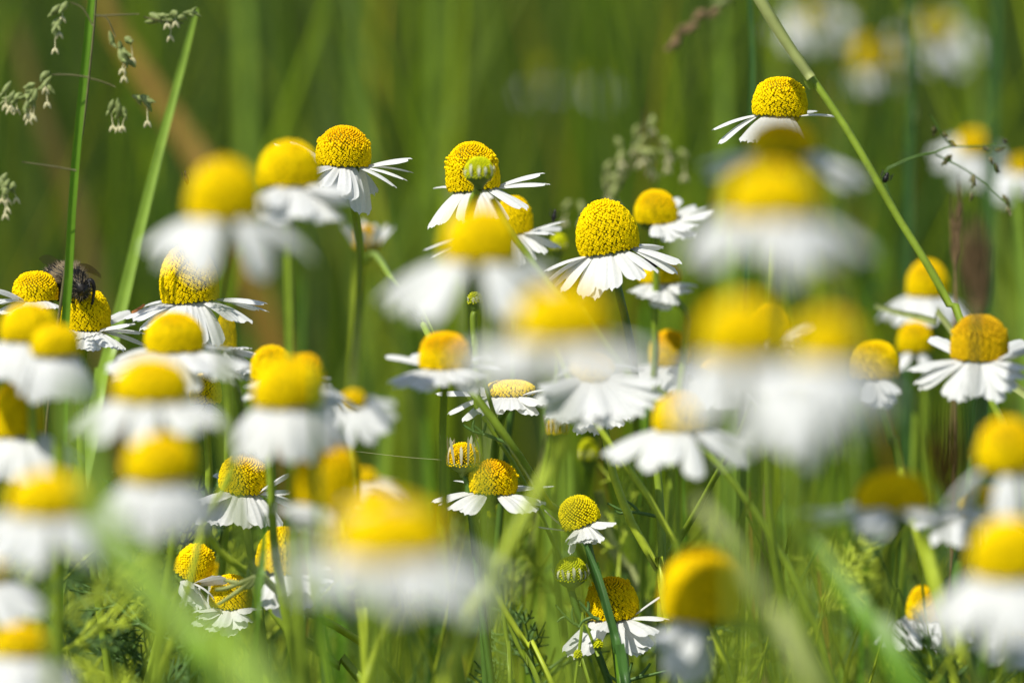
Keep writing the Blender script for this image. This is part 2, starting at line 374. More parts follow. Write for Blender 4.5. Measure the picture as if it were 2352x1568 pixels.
GREENS = np.array([(.075, .135, .006), (.11, .17, .006), (.19, .25, .010), (.015, .045, .008), (.27, .31, .04), (.25, .21, .02), (.030, .065, .006), (.24, .15, .03), (.11, .16, .05)])
GW = np.array([5, 5, 3.2, 5, 1.6, .9, 5, .6, 2.]); GW /= GW.sum()
def meadow(name, n, d0, d1, hfun, wr, label, seed, spread=1.0, cluster=.5, power=1.6, gain=(1, 1, 1), drift=.62):
    rs = np.random.default_rng(seed); mb = MB(); ns = 7
    y = d0 + (d1 - d0) * rs.random(n) ** power
    x = rs.uniform(-1, 1, n) * (y * .145 * 1.25 + 260 * spread)
    clump = np.sin(x * .05 + 3 * np.sin(y * .011)) + np.sin(x * .017 + y * .02 + 1.3)
    keep = rs.random(n) < (1 - cluster * .5 + cluster * .5 * clump); x, y, clump = x[keep], y[keep], clump[keep]; n = len(x)
    h = hfun(x, y, rs, n); wd = rs.uniform(*wr, n); lean = rs.normal(0, .10, n); lean2 = rs.normal(0, .08, n); bend = rs.normal(0, .10, n) ** 1
    ya = rs.uniform(-.9, .9, n); t = np.linspace(0, 1, ns)[None]
    zx = x[:, None] + h[:, None] * (lean[:, None] * t + bend[:, None] * t ** 2.5); zy = y[:, None] + h[:, None] * lean2[:, None] * t; zz = h[:, None] * t * (1 - .04 * t)
    wt = wd[:, None] * (1 - .9 * t ** 2.2) * .5
    cx, sy = np.cos(ya)[:, None], np.sin(ya)[:, None]
    L = np.stack([zx - wt * cx, zy - wt * sy, zz], -1); Mi = np.stack([zx + sy * wt * .35, zy - cx * wt * .35, zz], -1); Rr = np.stack([zx + wt * cx, zy + wt * sy, zz], -1)
    V = np.stack([L, Mi, Rr], 2).reshape(-1, 3); b = (np.arange(n) * ns * 3)[:, None]
    q = np.array([(i * 3 + j, i * 3 + j + 1, (i + 1) * 3 + j + 1, (i + 1) * 3 + j) for i in range(ns - 1) for j in (0, 1)])
    F = (b[:, :, None] + q[None]).reshape(-1, 4)
    ci = rs.choice(len(GREENS), n, p=GW)
    patch = sum(np.sin(x * k_ * (1400 / y) + y * k_ * .3 + a_) for k_, a_ in ((.055, .3), (.031, 2.), (.09, 4.), (.14, 1.)))     # drifts of grass kinds; shaded gaps and bright clumps painted in by colour
    pc = np.array([3, 6, 0, 0, 1, 1, 8, 2, 4])[np.clip(((patch + 2.4) / 4.8 * 9).astype(int), 0, 8)]; ci = np.where(rs.random(n) < drift, pc, ci)
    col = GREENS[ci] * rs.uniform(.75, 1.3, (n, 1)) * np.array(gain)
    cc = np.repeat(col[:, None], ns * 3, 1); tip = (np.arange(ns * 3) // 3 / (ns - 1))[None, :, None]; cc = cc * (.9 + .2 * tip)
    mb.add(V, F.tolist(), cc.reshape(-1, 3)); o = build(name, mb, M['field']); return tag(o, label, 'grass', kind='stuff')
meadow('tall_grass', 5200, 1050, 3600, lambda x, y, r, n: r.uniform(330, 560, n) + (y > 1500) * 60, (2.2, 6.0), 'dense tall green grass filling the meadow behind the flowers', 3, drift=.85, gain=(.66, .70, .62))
meadow('far_grass', 5200, 3300, 14000, lambda x, y, r, n: r.uniform(420, 680, n), (9, 20), 'distant meadow grass beyond the tall grass', 4, 6, .3)
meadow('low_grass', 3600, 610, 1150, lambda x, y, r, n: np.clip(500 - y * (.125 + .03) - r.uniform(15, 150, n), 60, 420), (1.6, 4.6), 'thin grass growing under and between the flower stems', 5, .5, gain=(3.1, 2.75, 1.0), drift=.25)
meadow('sun_tinted_grass', 950, 800, 1600, lambda x, y, r, n: r.uniform(430, 580, n), (.9, 4.6), 'scattered grass leaves brightened in colour to look sunlit, before the dense grass', 8, gain=(2.3, 2.2, 1.0), drift=.2, cluster=.8)  # sunlight on these blades is put into their colour by the gain
meadow('under_grass', 1500, 120, 560, lambda x, y, r, n: r.uniform(110, 330, n), (1.2, 3.2), 'short grass at the foot of the flower stems', 6, .2)

# ---------------------------------------------------------------- the flowers
# in-focus heads
flower('tall cone chamomile on a dark stem hiding a black beetle under its petals', 1390, 460, 580, 139, 499, roll=-10, opened=.86, crown=.25, L=8.0, W=2.6, p=1.08,
       tips=[(1247, 624), (1249, 652), (1262, 668), (1286, 672), (1338, 686, 3.1), (1366, 690), (1384, 670, 2.5), (1405, 668, 3.4), (1470, 643, 3.4), (1512, 627, 2.6), (1524, 570, 'b', 2.4), (1558, 629, 3.0), (1567, 606, 2.3), (1545, 600, 'b'), (1300, 640, 'b')],
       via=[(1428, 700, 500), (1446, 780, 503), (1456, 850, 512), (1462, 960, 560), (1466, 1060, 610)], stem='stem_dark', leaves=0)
flower('tallest egg shaped cone, chamomile with a rust brown husk on one petal', 432, 562, 693, 130, 500, roll=-4, opened=.8, p=.92, L=8.2, W=2.7,
       tips=[(279, 733, 2.3), (304, 738), (318, 760, 2.6), (352, 770), (380, 778), (408, 772, 2.6), (437, 782), (463, 795, 2.6), (503, 797, 3.2), (581, 742, 3.6), (616, 697, 2.2), (620, 716, 2.0), (545, 738, 2.4), (596, 712, 'b'), (330, 705, 'b')],
       via=[(500, 820, 505), (545, 900, 540), (560, 1000, 580)], stem='stem_dark', leaves=0)
flower('dome headed chamomile with petals spread wide beside the drooping twin cones', 790, 291, 382, 121, 501, roll=3, opened=.55, crown=.35, tone='orange', p=.92, L=7.4, W=2.7,
       tips=[(627, 328, 'b', 2.2), (668, 324, 'b', 2.6), (735, 430), (760, 455), (785, 452), (806, 462), (826, 494), (846, 496, 3.6), (862, 450, 'b'), (912, 431), (937, 415, 2.0), (951, 397, 1.8), (948, 363, 3.2), (700, 400)],
       via=[(812, 470, 505), (828, 600, 545), (820, 760, 590), (808, 950, 640)], leaves=0)
flower('shaggy cone chamomile with a small green bud standing in front of it', 1083, 328, 437, 119, 503, roll=-6, opened=.62, crown=.55, p=.86, L=7.6, W=2.6,
       tips=[(1252, 397, 2.0), (1265, 422, 3.4), (1212, 482, 3.3), (1160, 508, 3.4), (1118, 510), (1090, 512), (1063, 514), (1012, 516, 2.2), (996, 520, 2.6), (981, 527, 2.4), (996, 432, 'b', 1.8), (1195, 470, 'b')],
       via=[(1092, 480, 510), (1095, 620, 540), (1090, 800, 600)], leaves=0)
flower('highest cone chamomile touching the long slanting stem with one short petal', 1792, 180, 267, 121, 500, roll=2, opened=.72, crown=.3, p=.8, L=6.6, W=2.6,
       tips=[(1633, 299, 2.0), (1647, 331, 2.2), (1699, 326), (1716, 328), (1736, 328), (1758, 330), (1783, 328), (1812, 326), (1834, 330), (1853, 352, 1.2), (1919, 266, 2.2), (1876, 256, 'b', 1.8)],
       via=[(1796, 330), (1790, 450), (1775, 560), (1772, 700), (1768, 850, 540), (1760, 1000, 620)], stem='stem_bright', sr=.5, leaves=0)
flower('small dome chamomile next to the bumblebee', 82, 626, 690, 99, 500, opened=.5, crown=.2, p=.7, L=7, W=2.6,
       tips=[(-12, 662), (-14, 690), (-8, 720), (22, 728), (48, 726), (78, 724), (108, 708), (126, 708), (-8, 700, 'b')], leaves=0)
flower('ragged flat cone chamomile on which the bumblebee feeds', 196, 672, 757, 112, 501, roll=3, opened=.98, crown=.3, p=.6, L=8, W=2.8,
       tips=[(309, 743, 2.6), (334, 766, 2.8), (340, 795, 2.6), (284, 806, 2.5), (258, 800), (214, 806), (176, 802), (140, 790), (110, 770), (300, 712, 'b'), (255, 735, 'b')], leaves=0)
flower('low cone chamomile with a half shaded disc and full ring of broad petals', 560, 1046, 1132, 106, 503, roll=6, lean=8, opened=.7, crown=.15, p=.7, L=7, W=3.2,
       tips=[(664, 1084, 2.4), (622, 1078, 'b', 1.8), (688, 1128, 2.6), (700, 1166), (645, 1216, 3.2), (601, 1213, 3.3), (560, 1215, 3.4), (505, 1207, 3.2), (484, 1206), (447, 1204), (444, 1176), (460, 1150), (500, 1085, 'b')],
       via=[(570, 1240), (585, 1330), (600, 1450)], leaves=0)
flower('orange domed chamomile whose stem bends like a hook', 655, 1213, 1312, 122, 489, roll=8, opened=.95, crown=.05, p=.72, L=7.4, W=3.3,
       tips=[(655, 1370, 3.2), (638, 1356, 2.8), (679, 1368), (712, 1365), (742, 1360), (762, 1338, 2.6), (611, 1398, 3.4), (648, 1424, 3.2), (700, 1400), (755, 1300, 'b')],
       via=[(612, 1350), (618, 1385), (655, 1440), (720, 1485), (780, 1530), (850, 1585)], leaves=0, stem='stem')
flower('chamomile half hidden by a feathery leaf, petals curled beneath', 530, 1322, 1394, 92, 505, roll=2, opened=.8, p=.7, L=6, W=2.9,
       tips=[(524, 1462), (551, 1446), (504, 1440), (447, 1404), (443, 1437), (568, 1428), (455, 1420), (590, 1400), (480, 1450)], leaves=1)
flower('tilted ragged chamomile lying sideways with two long petals', 450, 1252, 1330, 84, 506, roll=28, opened=.9, crown=.3, p=.8, L=6.5, W=3.2,
       tips=[(460, 1398, 3.6), (517, 1323, 3.2), (490, 1370), (430, 1380), (440, 1350)], leaves=1)
flower('flattened chamomile with star like petals under the fringed bud', 1131, 1057, 1131, 111, 500, roll=3, opened=.62, crown=.4, p=.85, L=6.8, W=2.9, tone='orange',
       tips=[(989, 1152, 2.6), (1006, 1160, 1.0), (1028, 1171, 3.2), (1067, 1181, 3.0), (1200, 1179, 3.2), (1232, 1175, 2.8), (1254, 1158, 2.6), (1276, 1115, 'b', 1.8), (1224, 1117, 'b', 2.6), (1041, 1103, 'b', .9)],
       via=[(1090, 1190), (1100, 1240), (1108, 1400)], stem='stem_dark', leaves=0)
flower('young chamomile with short folded petals tucked round its smooth cone', 1325, 1141, 1207, 90, 499, roll=-22, opened=.2, p=.8, L=4.6, W=1.9, tone='young', up=.02,
       tips=[(1235, 1208, 1.9), (1249, 1167, 1.7), (1309, 1274, 1.3), (1321, 1246), (1330, 1244), (1342, 1247, 2.2), (1355, 1246), (1362, 1238), (1379, 1246, 2.2), (1400, 1209, 1.8), (1415, 1203, 1.4), (1300, 1240), (1312, 1250)],
       via=[(1352, 1260), (1370, 1330), (1400, 1420), (1425, 1580)], stem='stem_dark', leaves=0)
flower('chamomile crossed by a dark grass blade, petals hanging on both sides', 1405, 1326, 1418, 118, 503, roll=-3, opened=.78, crown=.4, p=.96, L=7.4, W=3.3, tone='orange',
       tips=[(1537, 1355, 2.2), (1537, 1422, 2.4), (1502, 1457, 3.8), (1494, 1488, 3.0), (1464, 1508, 3.2), (1478, 1500), (1289, 1496, 3.2), (1302, 1508, 3.2), (1316, 1514, 3.4), (1336, 1506, 3), (1356, 1484, 2.8), (1380, 1450)],
       via=[(1430, 1500), (1440, 1600)], leaves=1)
flower('white rayed chamomile with a fly on one petal behind the big blurred cone', 1180, 452, 535, 84, 525, opened=.7, L=7.4, W=2.5,
       tips=[(969, 575), (985, 594), (1289, 570, 2.8), (1251, 584), (1272, 538), (1298, 508, 1.6), (1192, 614), (1225, 600), (1020, 590), (1045, 600), (1292, 522, 'b')], stem='stem_dark', leaves=0)
flower('chamomile with bluish shaded petals below the split stem', 1172, 876, 908, 110, 504, opened=.8, p=.7, L=7.4, W=3.0,
       tips=[(997, 902, 3.4), (1024, 952, 2.6), (1061, 968, 2.8), (1106, 955), (1130, 946, 3.2), (1158, 943, 3.4), (1188, 940), (1222, 953, 3.4), (1244, 930), (1262, 893, 2.2), (1060, 885, 'b')],
       via=[(1150, 960, 512), (1134, 1040, 525), (1128, 1180, 545), (1130, 1400, 560)], stem='stem_dark', leaves=0)
flower('many petalled white chamomile between the yellow cone and the slim stems', 1362, 820, 868, 100, 452, lean=28, opened=.6, L=9.5, W=2.6,
       tips=[(1231, 927), (1250, 962), (1278, 972), (1305, 968), (1330, 985), (1352, 975), (1376, 985), (1402, 978), (1424, 972), (1450, 965), (1478, 958), (1500, 940), (1523, 915), (1525, 880), (1238, 895), (1380, 960), (1270, 870, 'b'), (1480, 850, 'b')], via=[(1370, 900, 462), (1392, 1000, 510), (1400, 1100, 570), (1410, 1250, 640)], stem='stem', leaves=0)
flower('chamomile with long toothed petals hanging under the many petalled one', 1372, 870, 930, 92, 498, opened=.8, L=8, W=2.6,
       tips=[(1325, 998, 2.4), (1345, 985), (1365, 1001, 2.3), (1395, 985), (1423, 981, 2.6), (1440, 965), (1250, 960, 3), (1290, 972)],
       via=[(1392, 1010), (1408, 1090), (1450, 1200), (1510, 1305), (1522, 1360)], stem='stem_bright', leaves=0)
flower('dark seed head cone with hardly a petal behind the large white petals', 472, 858, 925, 68, 506, opened=.95, p=.7, L=6, tips=[(430, 950), (500, 955)], leaves=0)
flower('narrow orange cone tucked behind the tallest egg shaped cone', 519, 722, 800, 42, 520, opened=.9, L=6.5, W=2.6, tips=[(545, 800), (560, 860), (592, 860), (600, 820), (570, 800), (580, 880), (540, 850)], leaves=0)
# a little out of the plane of focus
flower('round cone chamomile just in front of the tallest egg shaped cone', 401, 720, 806, 130, 452, opened=.7, p=.95, L=8.8, W=3.3,
       tips=[(240, 855), (255, 872), (290, 880), (345, 880), (400, 890), (436, 905, 4), (470, 860), (510, 875), (540, 880), (556, 868), (575, 845), (535, 800, 'b'), (270, 820, 'b')], leaves=0)
flower('pointed cone above a wide disc of white petals', 348, 830, 920, 158, 380, L=8.2, W=3.0, e0=-6, e1=-46, fx=18, opened=.7, leaves=0)
flower('low cone chamomile under the wide disc of white petals', 366, 1004, 1102, 146, 358, L=6.8, W=3, e0=-30, e1=-80, fx=5, opened=.7)
flower('ochre cone beneath the small dome beside the bumblebee', 68, 700, 782, 124, 428, L=6.4, W=3, e0=-15, e1=-62, opened=.8)
flower('small ochre cone leaning on the ochre one below the bumblebee', 128, 748, 815, 104, 418, L=6, W=3, e0=-40, e1=-80, opened=.8)
flower('deep yellow cone cut by the picture border beside a thin hairy stem', 38, 880, 998, 104, 432, L=7.5, W=3.2, e0=-20, e1=-66, opened=.8, roll=-6)
flower('broad yellow cone behind the wide green grass leaf', 112, 1092, 1180, 165, 342, L=8, W=3.2, e0=-10, e1=-50, opened=.8)
flower('head with only its white petals showing below the broad yellow cone', -38, 1262, 1330, 110, 400, L=8, W=3.2, e0=-10, e1=-60)
flower('small deep yellow cone low down beside the grey green grass', 46, 1440, 1500, 112, 372, L=7, W=3.2, e0=-20, e1=-60)
flower('orange tipped small cone behind the paired large cone', 624, 796, 868, 92, 468, L=8.2, W=2.4, opened=.6, tips=[(560, 920), (572, 890), (760, 868), (762, 885), (600, 930), (570, 850, 'b')])
flower('large drooping cone chamomile crossed by a slim green blade', 662, 826, 932, 152, 402, L=7.2, W=3.4, e0=-30, e1=-68, opened=.8, p=.96)
flower('yellow knob standing against the large drooping cone', 704, 815, 880, 72, 442, L=6, W=2.6, e0=-20, e1=-60, tone='orange')
flower('tall orange yellow cone with bent white petal on its side', 750, 1025, 1158, 140, 402, L=7, W=3.2, roll=6, opened=.8, tone='orange', p=.62, tips=[(700, 1210, 4), (720, 1190, 4), (740, 1220), (690, 1185), (650, 1175)])
flower('biggest cone of all with wide skirt of soft white petals', 897, 1166, 1276, 246, 280, L=7.2, W=2.5, n=14, e0=-2, e1=-32, fx=8, opened=.8, p=1.0)
flower('folded withered petals lying over the top of the biggest cone', 862, 1128, 1166, 88, 330, L=4.8, W=2.8, pm=M['petal_faded'], tips=[(800, 1170), (790, 1190), (830, 1185), (870, 1172), (935, 1160), (925, 1140), (900, 1150), (800, 1150, 'b'), (860, 1120, 'b')])
flower('chamomile with blue shaded petals left of the sunlit slim stem', 1021, 766, 846, 112, 456, L=7.8, W=3.2, opened=.5, tone='orange', p=.64,
       tips=[(885, 815, 'b', 2), (888, 880, 3.4), (905, 890), (962, 898, 3.6), (1000, 885, 3.4), (1060, 880, 3.4), (1090, 905), (1110, 870), (1150, 850, 'b'), (950, 810, 'b'), (1128, 815, 'b', 2.4)])
flower('bright cone with wide petals standing in front of the brown straw streak', 515, 372, 500, 152, 360, L=8.6, W=3.2, n=13, e0=-8, e1=-55, fx=14, opened=.8, p=.96)
flower('pale topped cone with down folded petals between two higher heads', 664, 326, 426, 134, 432, L=7.6, W=3.8, opened=.8, p=.96, tips=[(600, 500), (635, 512), (690, 500), (730, 512), (785, 508), (815, 470), (610, 470), (805, 440)])
flower('large smooth cone in front of the shaggy one with the bud', 1105, 482, 600, 162, 360, L=9.2, W=2.8, e0=-8, e1=-50, fx=14, opened=.8, n=15, p=.95)
flower('low wide cone with fuzzy white skirt under the slanting dark stem', 1291, 668, 784, 196, 300, L=7.6, W=2.8, e0=-6, e1=-46, fx=14, opened=.8, n=13)
flower('small yellow dome chamomile to the side of the tall cone', 1506, 438, 514, 94, 541, L=6.6, W=2.4, opened=.5, lean=6, tips=[(1645, 490), (1630, 500), (1600, 545), (1570, 550), (1540, 556), (1510, 545), (1600, 470, 'b'), (1560, 452, 'b'), (1625, 475, 'b'), (1605, 520), (1645, 484), (1585, 530)], stem='stem')
flower('shaded brown yellow head with the curled white petals below the beetle', 1516, 596, 650, 92, 548, L=5.6, W=3.4, opened=.9, tips=[(1452, 672), (1475, 685), (1520, 712, 3.8), (1545, 700), (1500, 690), (1580, 672), (1598, 655)], stem='stem', via=[(1560, 700), (1578, 740), (1570, 830)])
flower('large cone with a huge pale skirt under the dark yellow dome', 1770, 392, 500, 188, 300, L=7.8, W=2.7, e0=-8, e1=-60, fx=10, opened=.8, n=13, p=.95)
flower('dark yellow dome with petals raised sideways above the large cone', 1798, 284, 352, 138, 372, L=7.2, W=3.6, tone='orange', tips=[(1985, 400, 4), (1960, 440, 4), (1995, 425, 4), (1600, 380, 3), (1620, 410, 3), (1900, 360, 'b')])
flower('very wide yellow cone beside the bright slim stem', 1702, 694, 820, 168, 292, L=7.2, W=2.6, e0=-25, e1=-72, fx=12, opened=.8, n=12, p=.9)
flower('small yellow cone with one curled white petal behind the bright slim stem', 1768, 698, 776, 92, 452, L=6, W=2.6, tips=[(1858, 738, 3.4), (1845, 760), (1820, 790), (1790, 800), (1810, 810), (1832, 775)])
flower('yellow head above the largest mass of white petals', 1902, 732, 828, 134, 281, L=7.4, W=2.5, e0=-25, e1=-74, fx=12, opened=.8, n=12)
flower('pale veiled head sunk among the largest mass of white petals', 1835, 855, 925, 130, 345, L=7.8, W=2.4, e0=-25, e1=-72, fx=12, opened=.8, n=11, tone='young')
flower('round knob chamomile with drooping grey petals folded to its stem', 2011, 786, 866, 104, 462, L=5.4, W=2.4, opened=.7, p=.72, tips=[(2010, 940), (2025, 938), (1990, 930), (2050, 925), (2058, 905), (2038, 940)], via=[(2028, 950), (2050, 1020), (2075, 1110)], stem='stem_bright')
flower('amber cone with long white petals behind the brown seed plume', 2250, 726, 826, 126, 470, L=8.6, W=3.4, opened=.6, crown=.3, tone='brown', p=.7,
       tips=[(2082, 850, 3.2), (2098, 882, 3.2), (2110, 895, 3.4), (2178, 920, 3.6), (2200, 925), (2228, 915), (2290, 925), (2320, 900), (2345, 870), (2360, 850, 3), (2390, 790), (2140, 770, 'b'), (2350, 778, 'b')], via=[(2255, 900), (2240, 1050), (2225, 1150)], stem='stem_dark', sr=.8)
flower('yellow flower above the pale crossing leaf beside the brown plume', 2130, 600, 680, 88, 600, L=7.5, W=3.2, e0=-10, e1=-60, fx=12)
flower('small yellow knob under the pale crossing leaf', 2102, 740, 806, 74, 590, L=5, W=2.6, tips=[(2060, 850), (2140, 860)])
flower('bright round cone at the border above the yellow striped flower', 2312, 965, 1078, 122, 380, L=7, W=3, e0=-30, e1=-75, n=6)
flower('big bright cone near the border above broad white petals', 2318, 1196, 1322, 158, 346, L=8, W=3.6, e0=-25, e1=-66, opened=.9)
flower('yellow cone with spreading petals below the toothed petals', 1562, 906, 988, 114, 432, L=8, W=3.1, opened=.7, e0=-8, e1=-44, fx=16)
flower('orange yellow head veiled behind the wide yellow cone', 1538, 760, 838, 92, 556, L=8, W=3, e0=-8, e1=-44, tone='orange')
flower('large dark yellow cone above a drooping white petal group', 1612, 1262, 1418, 176, 400, L=7.5, W=3.8, opened=.9, tone='orange', p=.7, tips=[(1530, 1560, 4), (1560, 1575, 4), (1590, 1570, 4), (1540, 1530, 4), (1500, 1480, 3)])
flower('shaded flower with blue petals hiding below its dark cone', 2052, 1088, 1166, 156, 392, L=9, W=3.6, opened=.9, lean=-10, e0=8, e1=-16, fx=20, tone='orange')
flower('yellow flower seen through vertical grass streaks beside the blue petals', 2266, 1120, 1190, 120, 440, L=7, W=3, e0=-6, e1=-26, fx=10)
flower('yellow blossom low beside the broad white petals', 2126, 1345, 1420, 84, 540, L=7, W=3, e0=-10, e1=-55)
flower('white petals of a low head under the yellow knob of a bud', 480, 1290, 1340, 60, 560, L=6, W=3, e0=-10, e1=-55)
flower('flower at the border with feathery leaves below it', 2352, 1400, 1460, 80, 450, L=6, W=2.4, e0=-10, e1=-50, leaves=3)
# behind the plane of focus
flower('small seedy head with pale petals on the forked stem', 842, 520, 570, 56, 590, L=4.6, W=1.6, n=9, e0=66, e1=50, tone='brown', via=[(862, 585, 560), (905, 650, 520), (972, 745, 505), (1010, 820, 500), (1075, 890, 490), (1130, 960, 488), (1195, 1050, 490), (1262, 1160, 500), (1330, 1260, 520)], stem='stem', sr=.5)
flower('distant flower behind the small dark seed pods', 2236, 304, 358, 64, 780, L=8.5, W=3.2, e0=-8, e1=-50, lean=30)
flower('distant yellow flower under the topmost pale blossoms', 2005, 90, 165, 92, 1150, L=8, W=4, e0=-30, e1=-60)
flower('distant cream flower at the top beside the thin vertical blade', 2150, 40, 95, 80, 1150, L=13, W=5, e0=-4, e1=-30, lean=35, tone='young')
flower('distant pale flower at the top behind the long slanting stem', 1868, 20, 60, 60, 1150, L=12, W=5, e0=-4, e1=-30, lean=35, tone='young')
flower('distant white petals at the border below the seed pods', 2345, 360, 400, 40, 760, L=8.5, W=3.6, e0=-10, e1=-40, lean=10)
flower('distant faded flower head above the slanting dark stem', 1245, 150, 190, 44, 1700, L=11, W=4, e0=-20, e1=-70, pm=M['petal'], tone='green')
flower('distant faded flower head beside the tall vertical blade', 1372, 165, 200, 40, 1750, L=11, W=4, e0=-20, e1=-70, tone='green')
flower('pale flower behind the vertical stem near the paired large cone', 838, 1080, 1110, 50, 640, L=7, W=3, e0=-10, e1=-40, lean=10)
flower('white flower showing between the orange cone and green stems', 812, 900, 935, 50, 620, L=8, W=3, e0=-10, e1=-40, lean=20)
flower('flower far behind the slim yellow stem', 1650, 830, 880, 70, 600, L=7.5, W=3, e0=-10, e1=-46)

# ---------------------------------------------------------------- buds
bud('yellow green bud with short white fringe in front of the shaggy cone', 1100, 362, 414, 70, 484, via=[(1096, 440, 485), (1078, 490, 490), (1075, 600, 530), (1080, 740, 590)], stub=1.5, n=12, opening=.4, stem='stem', sr=.6)
bud('bud with long upright white fringe above the flattened chamomile', 1064, 1018, 1074, 80, 499, via=[(1075, 1110), (1080, 1180), (1095, 1300)], stub=3.6, n=15, tone='ripe', stem='stem_dark')
bud('round yellow green bud below the young folded chamomile', 1312, 1280, 1337, 78, 500, via=[(1316, 1370), (1340, 1440), (1400, 1570)], stub=1.6, n=18, opening=.5, stem='stem_dark')
bud('tiny dry head on a thin stem under the large smooth cone', 1091, 672, 700, 34, 500, via=[(1087, 730), (1090, 800), (1095, 900)], stub=.9, n=10, stem='stem')
bud('yellow bud just under the flattened chamomile', 1125, 1150, 1188, 40, 545, stub=0)
bud('small yellow bud beside the fly covered petal', 1284, 538, 576, 40, 560, stub=.8, n=8)
bud('green bud standing among stems below the toothed petals', 1350, 1010, 1058, 50, 570, stub=1.2, n=10)
bud('tiny round green bud held by thin leaves on the crossed chamomile', 1374, 1468, 1488, 20, 494, stub=0, via=[(1352, 1450), (1340, 1434), (1330, 1500)], sr=.22)
bud('tiny green bud beside the grooved white petals', 1328, 1492, 1512, 18, 494, stub=0, via=[(1335, 1530), (1360, 1590)], sr=.22)
bud('closed bud with pale fringe hanging behind the many petalled one', 1280, 958, 1000, 50, 530, stub=2.4, n=12, tone='ripe')

# ---------------------------------------------------------------- bare and leafy stems, grass blades
def ground_tail(pts):
    l, p = pts[-1], pts[-2]; dr = nrm(nrm(l - p) + np.array([0, 0, -.5])); dr[2] = min(dr[2], -.3); dr = nrm(dr)
    q = l + dr * min(70, l[2] * .3); return pts + [q, np.array([q[0] + dr[0] * 20, q[1] + 4, q[2] * .45]), np.array([q[0] + dr[0] * 26, q[1] + 6, 0.])]
def stalk(label, pts, rmm, m='stem', taper=.8, leaves=0, group='leafy chamomile stalks', name='chamomile_stalk', side=()):
    pp = smooth_path(ground_tail([P(*q) for q in pts]), 60); t = thing(name, pp[-1], label, 'stem', group); rs = random.Random(int(abs(pts[0][0]) * 7 + pts[0][1]))
    mb = MB(); tube(mb, pp, np.linspace(rmm * taper, rmm * 1.2, len(pp)), 10, .08); build('stem', mb, M[m], t, pp[-1])
    for i in range(leaves):
        j = int(4 + 30 * rs.random()); mb = MB(); feather_leaf(mb, pp[j], [rs.choice((-1, 1)), rs.uniform(-.3, .3), rs.uniform(.2, .9)], rs.uniform(5, 12), rs, .2); build('leaf', mb, M['leaf'], t, pp[-1])
    for br in side:
        bp = smooth_path([P(*q) for q in br], 16); mb = MB(); tube(mb, bp, np.linspace(rmm * .45, rmm * .75, len(bp)), 8); build('branch', mb, M[m], t, pp[-1])
    return t
def blade(label, pts, wmm, m='blade', tipw=.15, group='grass blades among the flowers', side=(1, .15, 0), fold=.35, twist=0, cat='grass blade', leaves=()):
    pts = [P(*q) for q in pts]; n0 = len(pts); pp = smooth_path(ground_tail(pts), 60)
    s = np.linspace(0, 1, len(pp)); wd = wmm * np.clip(tipw + (1 - tipw) * (s / .22) ** .7, 0, 1)
    mb = MB(); ribbon(mb, pp, wd, side, fold, None, 6, twist); o = build('grass_leaf', mb, M[m], None, pp[-1]); return tag(o, label, cat, group)
stalk('thick upright leafy stem where the thin branch joins beside the dark cone', [(1506, 1060, 510), (1513, 1120, 510), (1520, 1250, 508), (1518, 1400, 506), (1515, 1570, 505)], .72, 'stem', leaves=4,
      side=[[(1432, 1048, 508), (1462, 1100, 508), (1508, 1172, 509)], [(1725, 925, 480), (1690, 1010, 484), (1640, 1100, 492), (1590, 1190, 500), (1540, 1268, 507)]])
stalk('straight pale stem with dark nodes at the foot of the picture', [(1128, 1340, 492), (1165, 1410, 492), (1215, 1490, 492), (1270, 1575, 492)], .50, 'stem_bright', leaves=3)
stalk('thin upright stem with tiny green side leaves at the foot of the picture', [(1150, 1340, 497), (1158, 1420, 497), (1168, 1500, 497), (1172, 1575, 497)], .38, 'stem', leaves=5)
stalk('second slim stem leaning against the straight pale one', [(1160, 1400, 494), (1185, 1470, 494), (1215, 1530, 494), (1240, 1575, 494)], .42, 'stem', leaves=3)
stalk('broad soft light green stem slanting up past the flattened chamomile', [(1290, 1010, 398), (1212, 1170, 396), (1120, 1350, 394), (1020, 1575, 392)], .80, 'stem_bright')
stalk('short light green stem slanting under the biggest cone', [(905, 1400, 440), (870, 1490, 440), (835, 1575, 440)], .75, 'stem_bright')
stalk('yellow green stem coming straight down from the biggest cone', [(820, 1380, 455), (832, 1440, 455), (836, 1500, 455)], .6, 'stem_bright')
stalk('brownish stem slanting in front of the large smooth cone', [(1130, 455, 472), (1190, 555, 472), (1270, 660, 470), (1340, 735, 468), (1400, 800, 468)], .52, 'stem')
stalk('short yellow stem slanting behind the low wide cone', [(1165, 680, 480), (1200, 725, 480), (1260, 800, 482), (1300, 860, 482)], .5, 'stem_bright')
stalk('bright vertical stem standing behind the flowers', [(826, 590, 640), (820, 760, 640), (808, 950, 640), (800, 1100, 640)], 1.15, 'stem_bright')
stalk('yellow green stem joining the hooked stem from above', [(470, 1205, 470), (500, 1260, 472), (560, 1310, 474), (625, 1345, 480)], .6, 'stem_bright')
stalk('thin stem standing before the half shaded disc', [(556, 1010, 440), (520, 1100, 440), (475, 1200, 440), (445, 1300, 440)], .45, 'stem_bright')
stalk('slim stem rising between petals beside the split stem', [(1112, 870, 492), (1128, 930, 492), (1145, 990, 505), (1140, 1060, 530)], .36, 'stem')
stalk('jointed pale straw stem behind the young folded chamomile', [(1375, 1130, 560), (1400, 1240, 560), (1440, 1310, 560), (1480, 1400, 560)], .95, 'blade_pale', name='straw_stalk', group=None)
stalk('soft yellow green stem under the white petals beside the blue flower', [(2122, 1232, 432), (2150, 1330, 430), (2180, 1430, 428), (2245, 1575, 425)], .75, 'stem_bright')
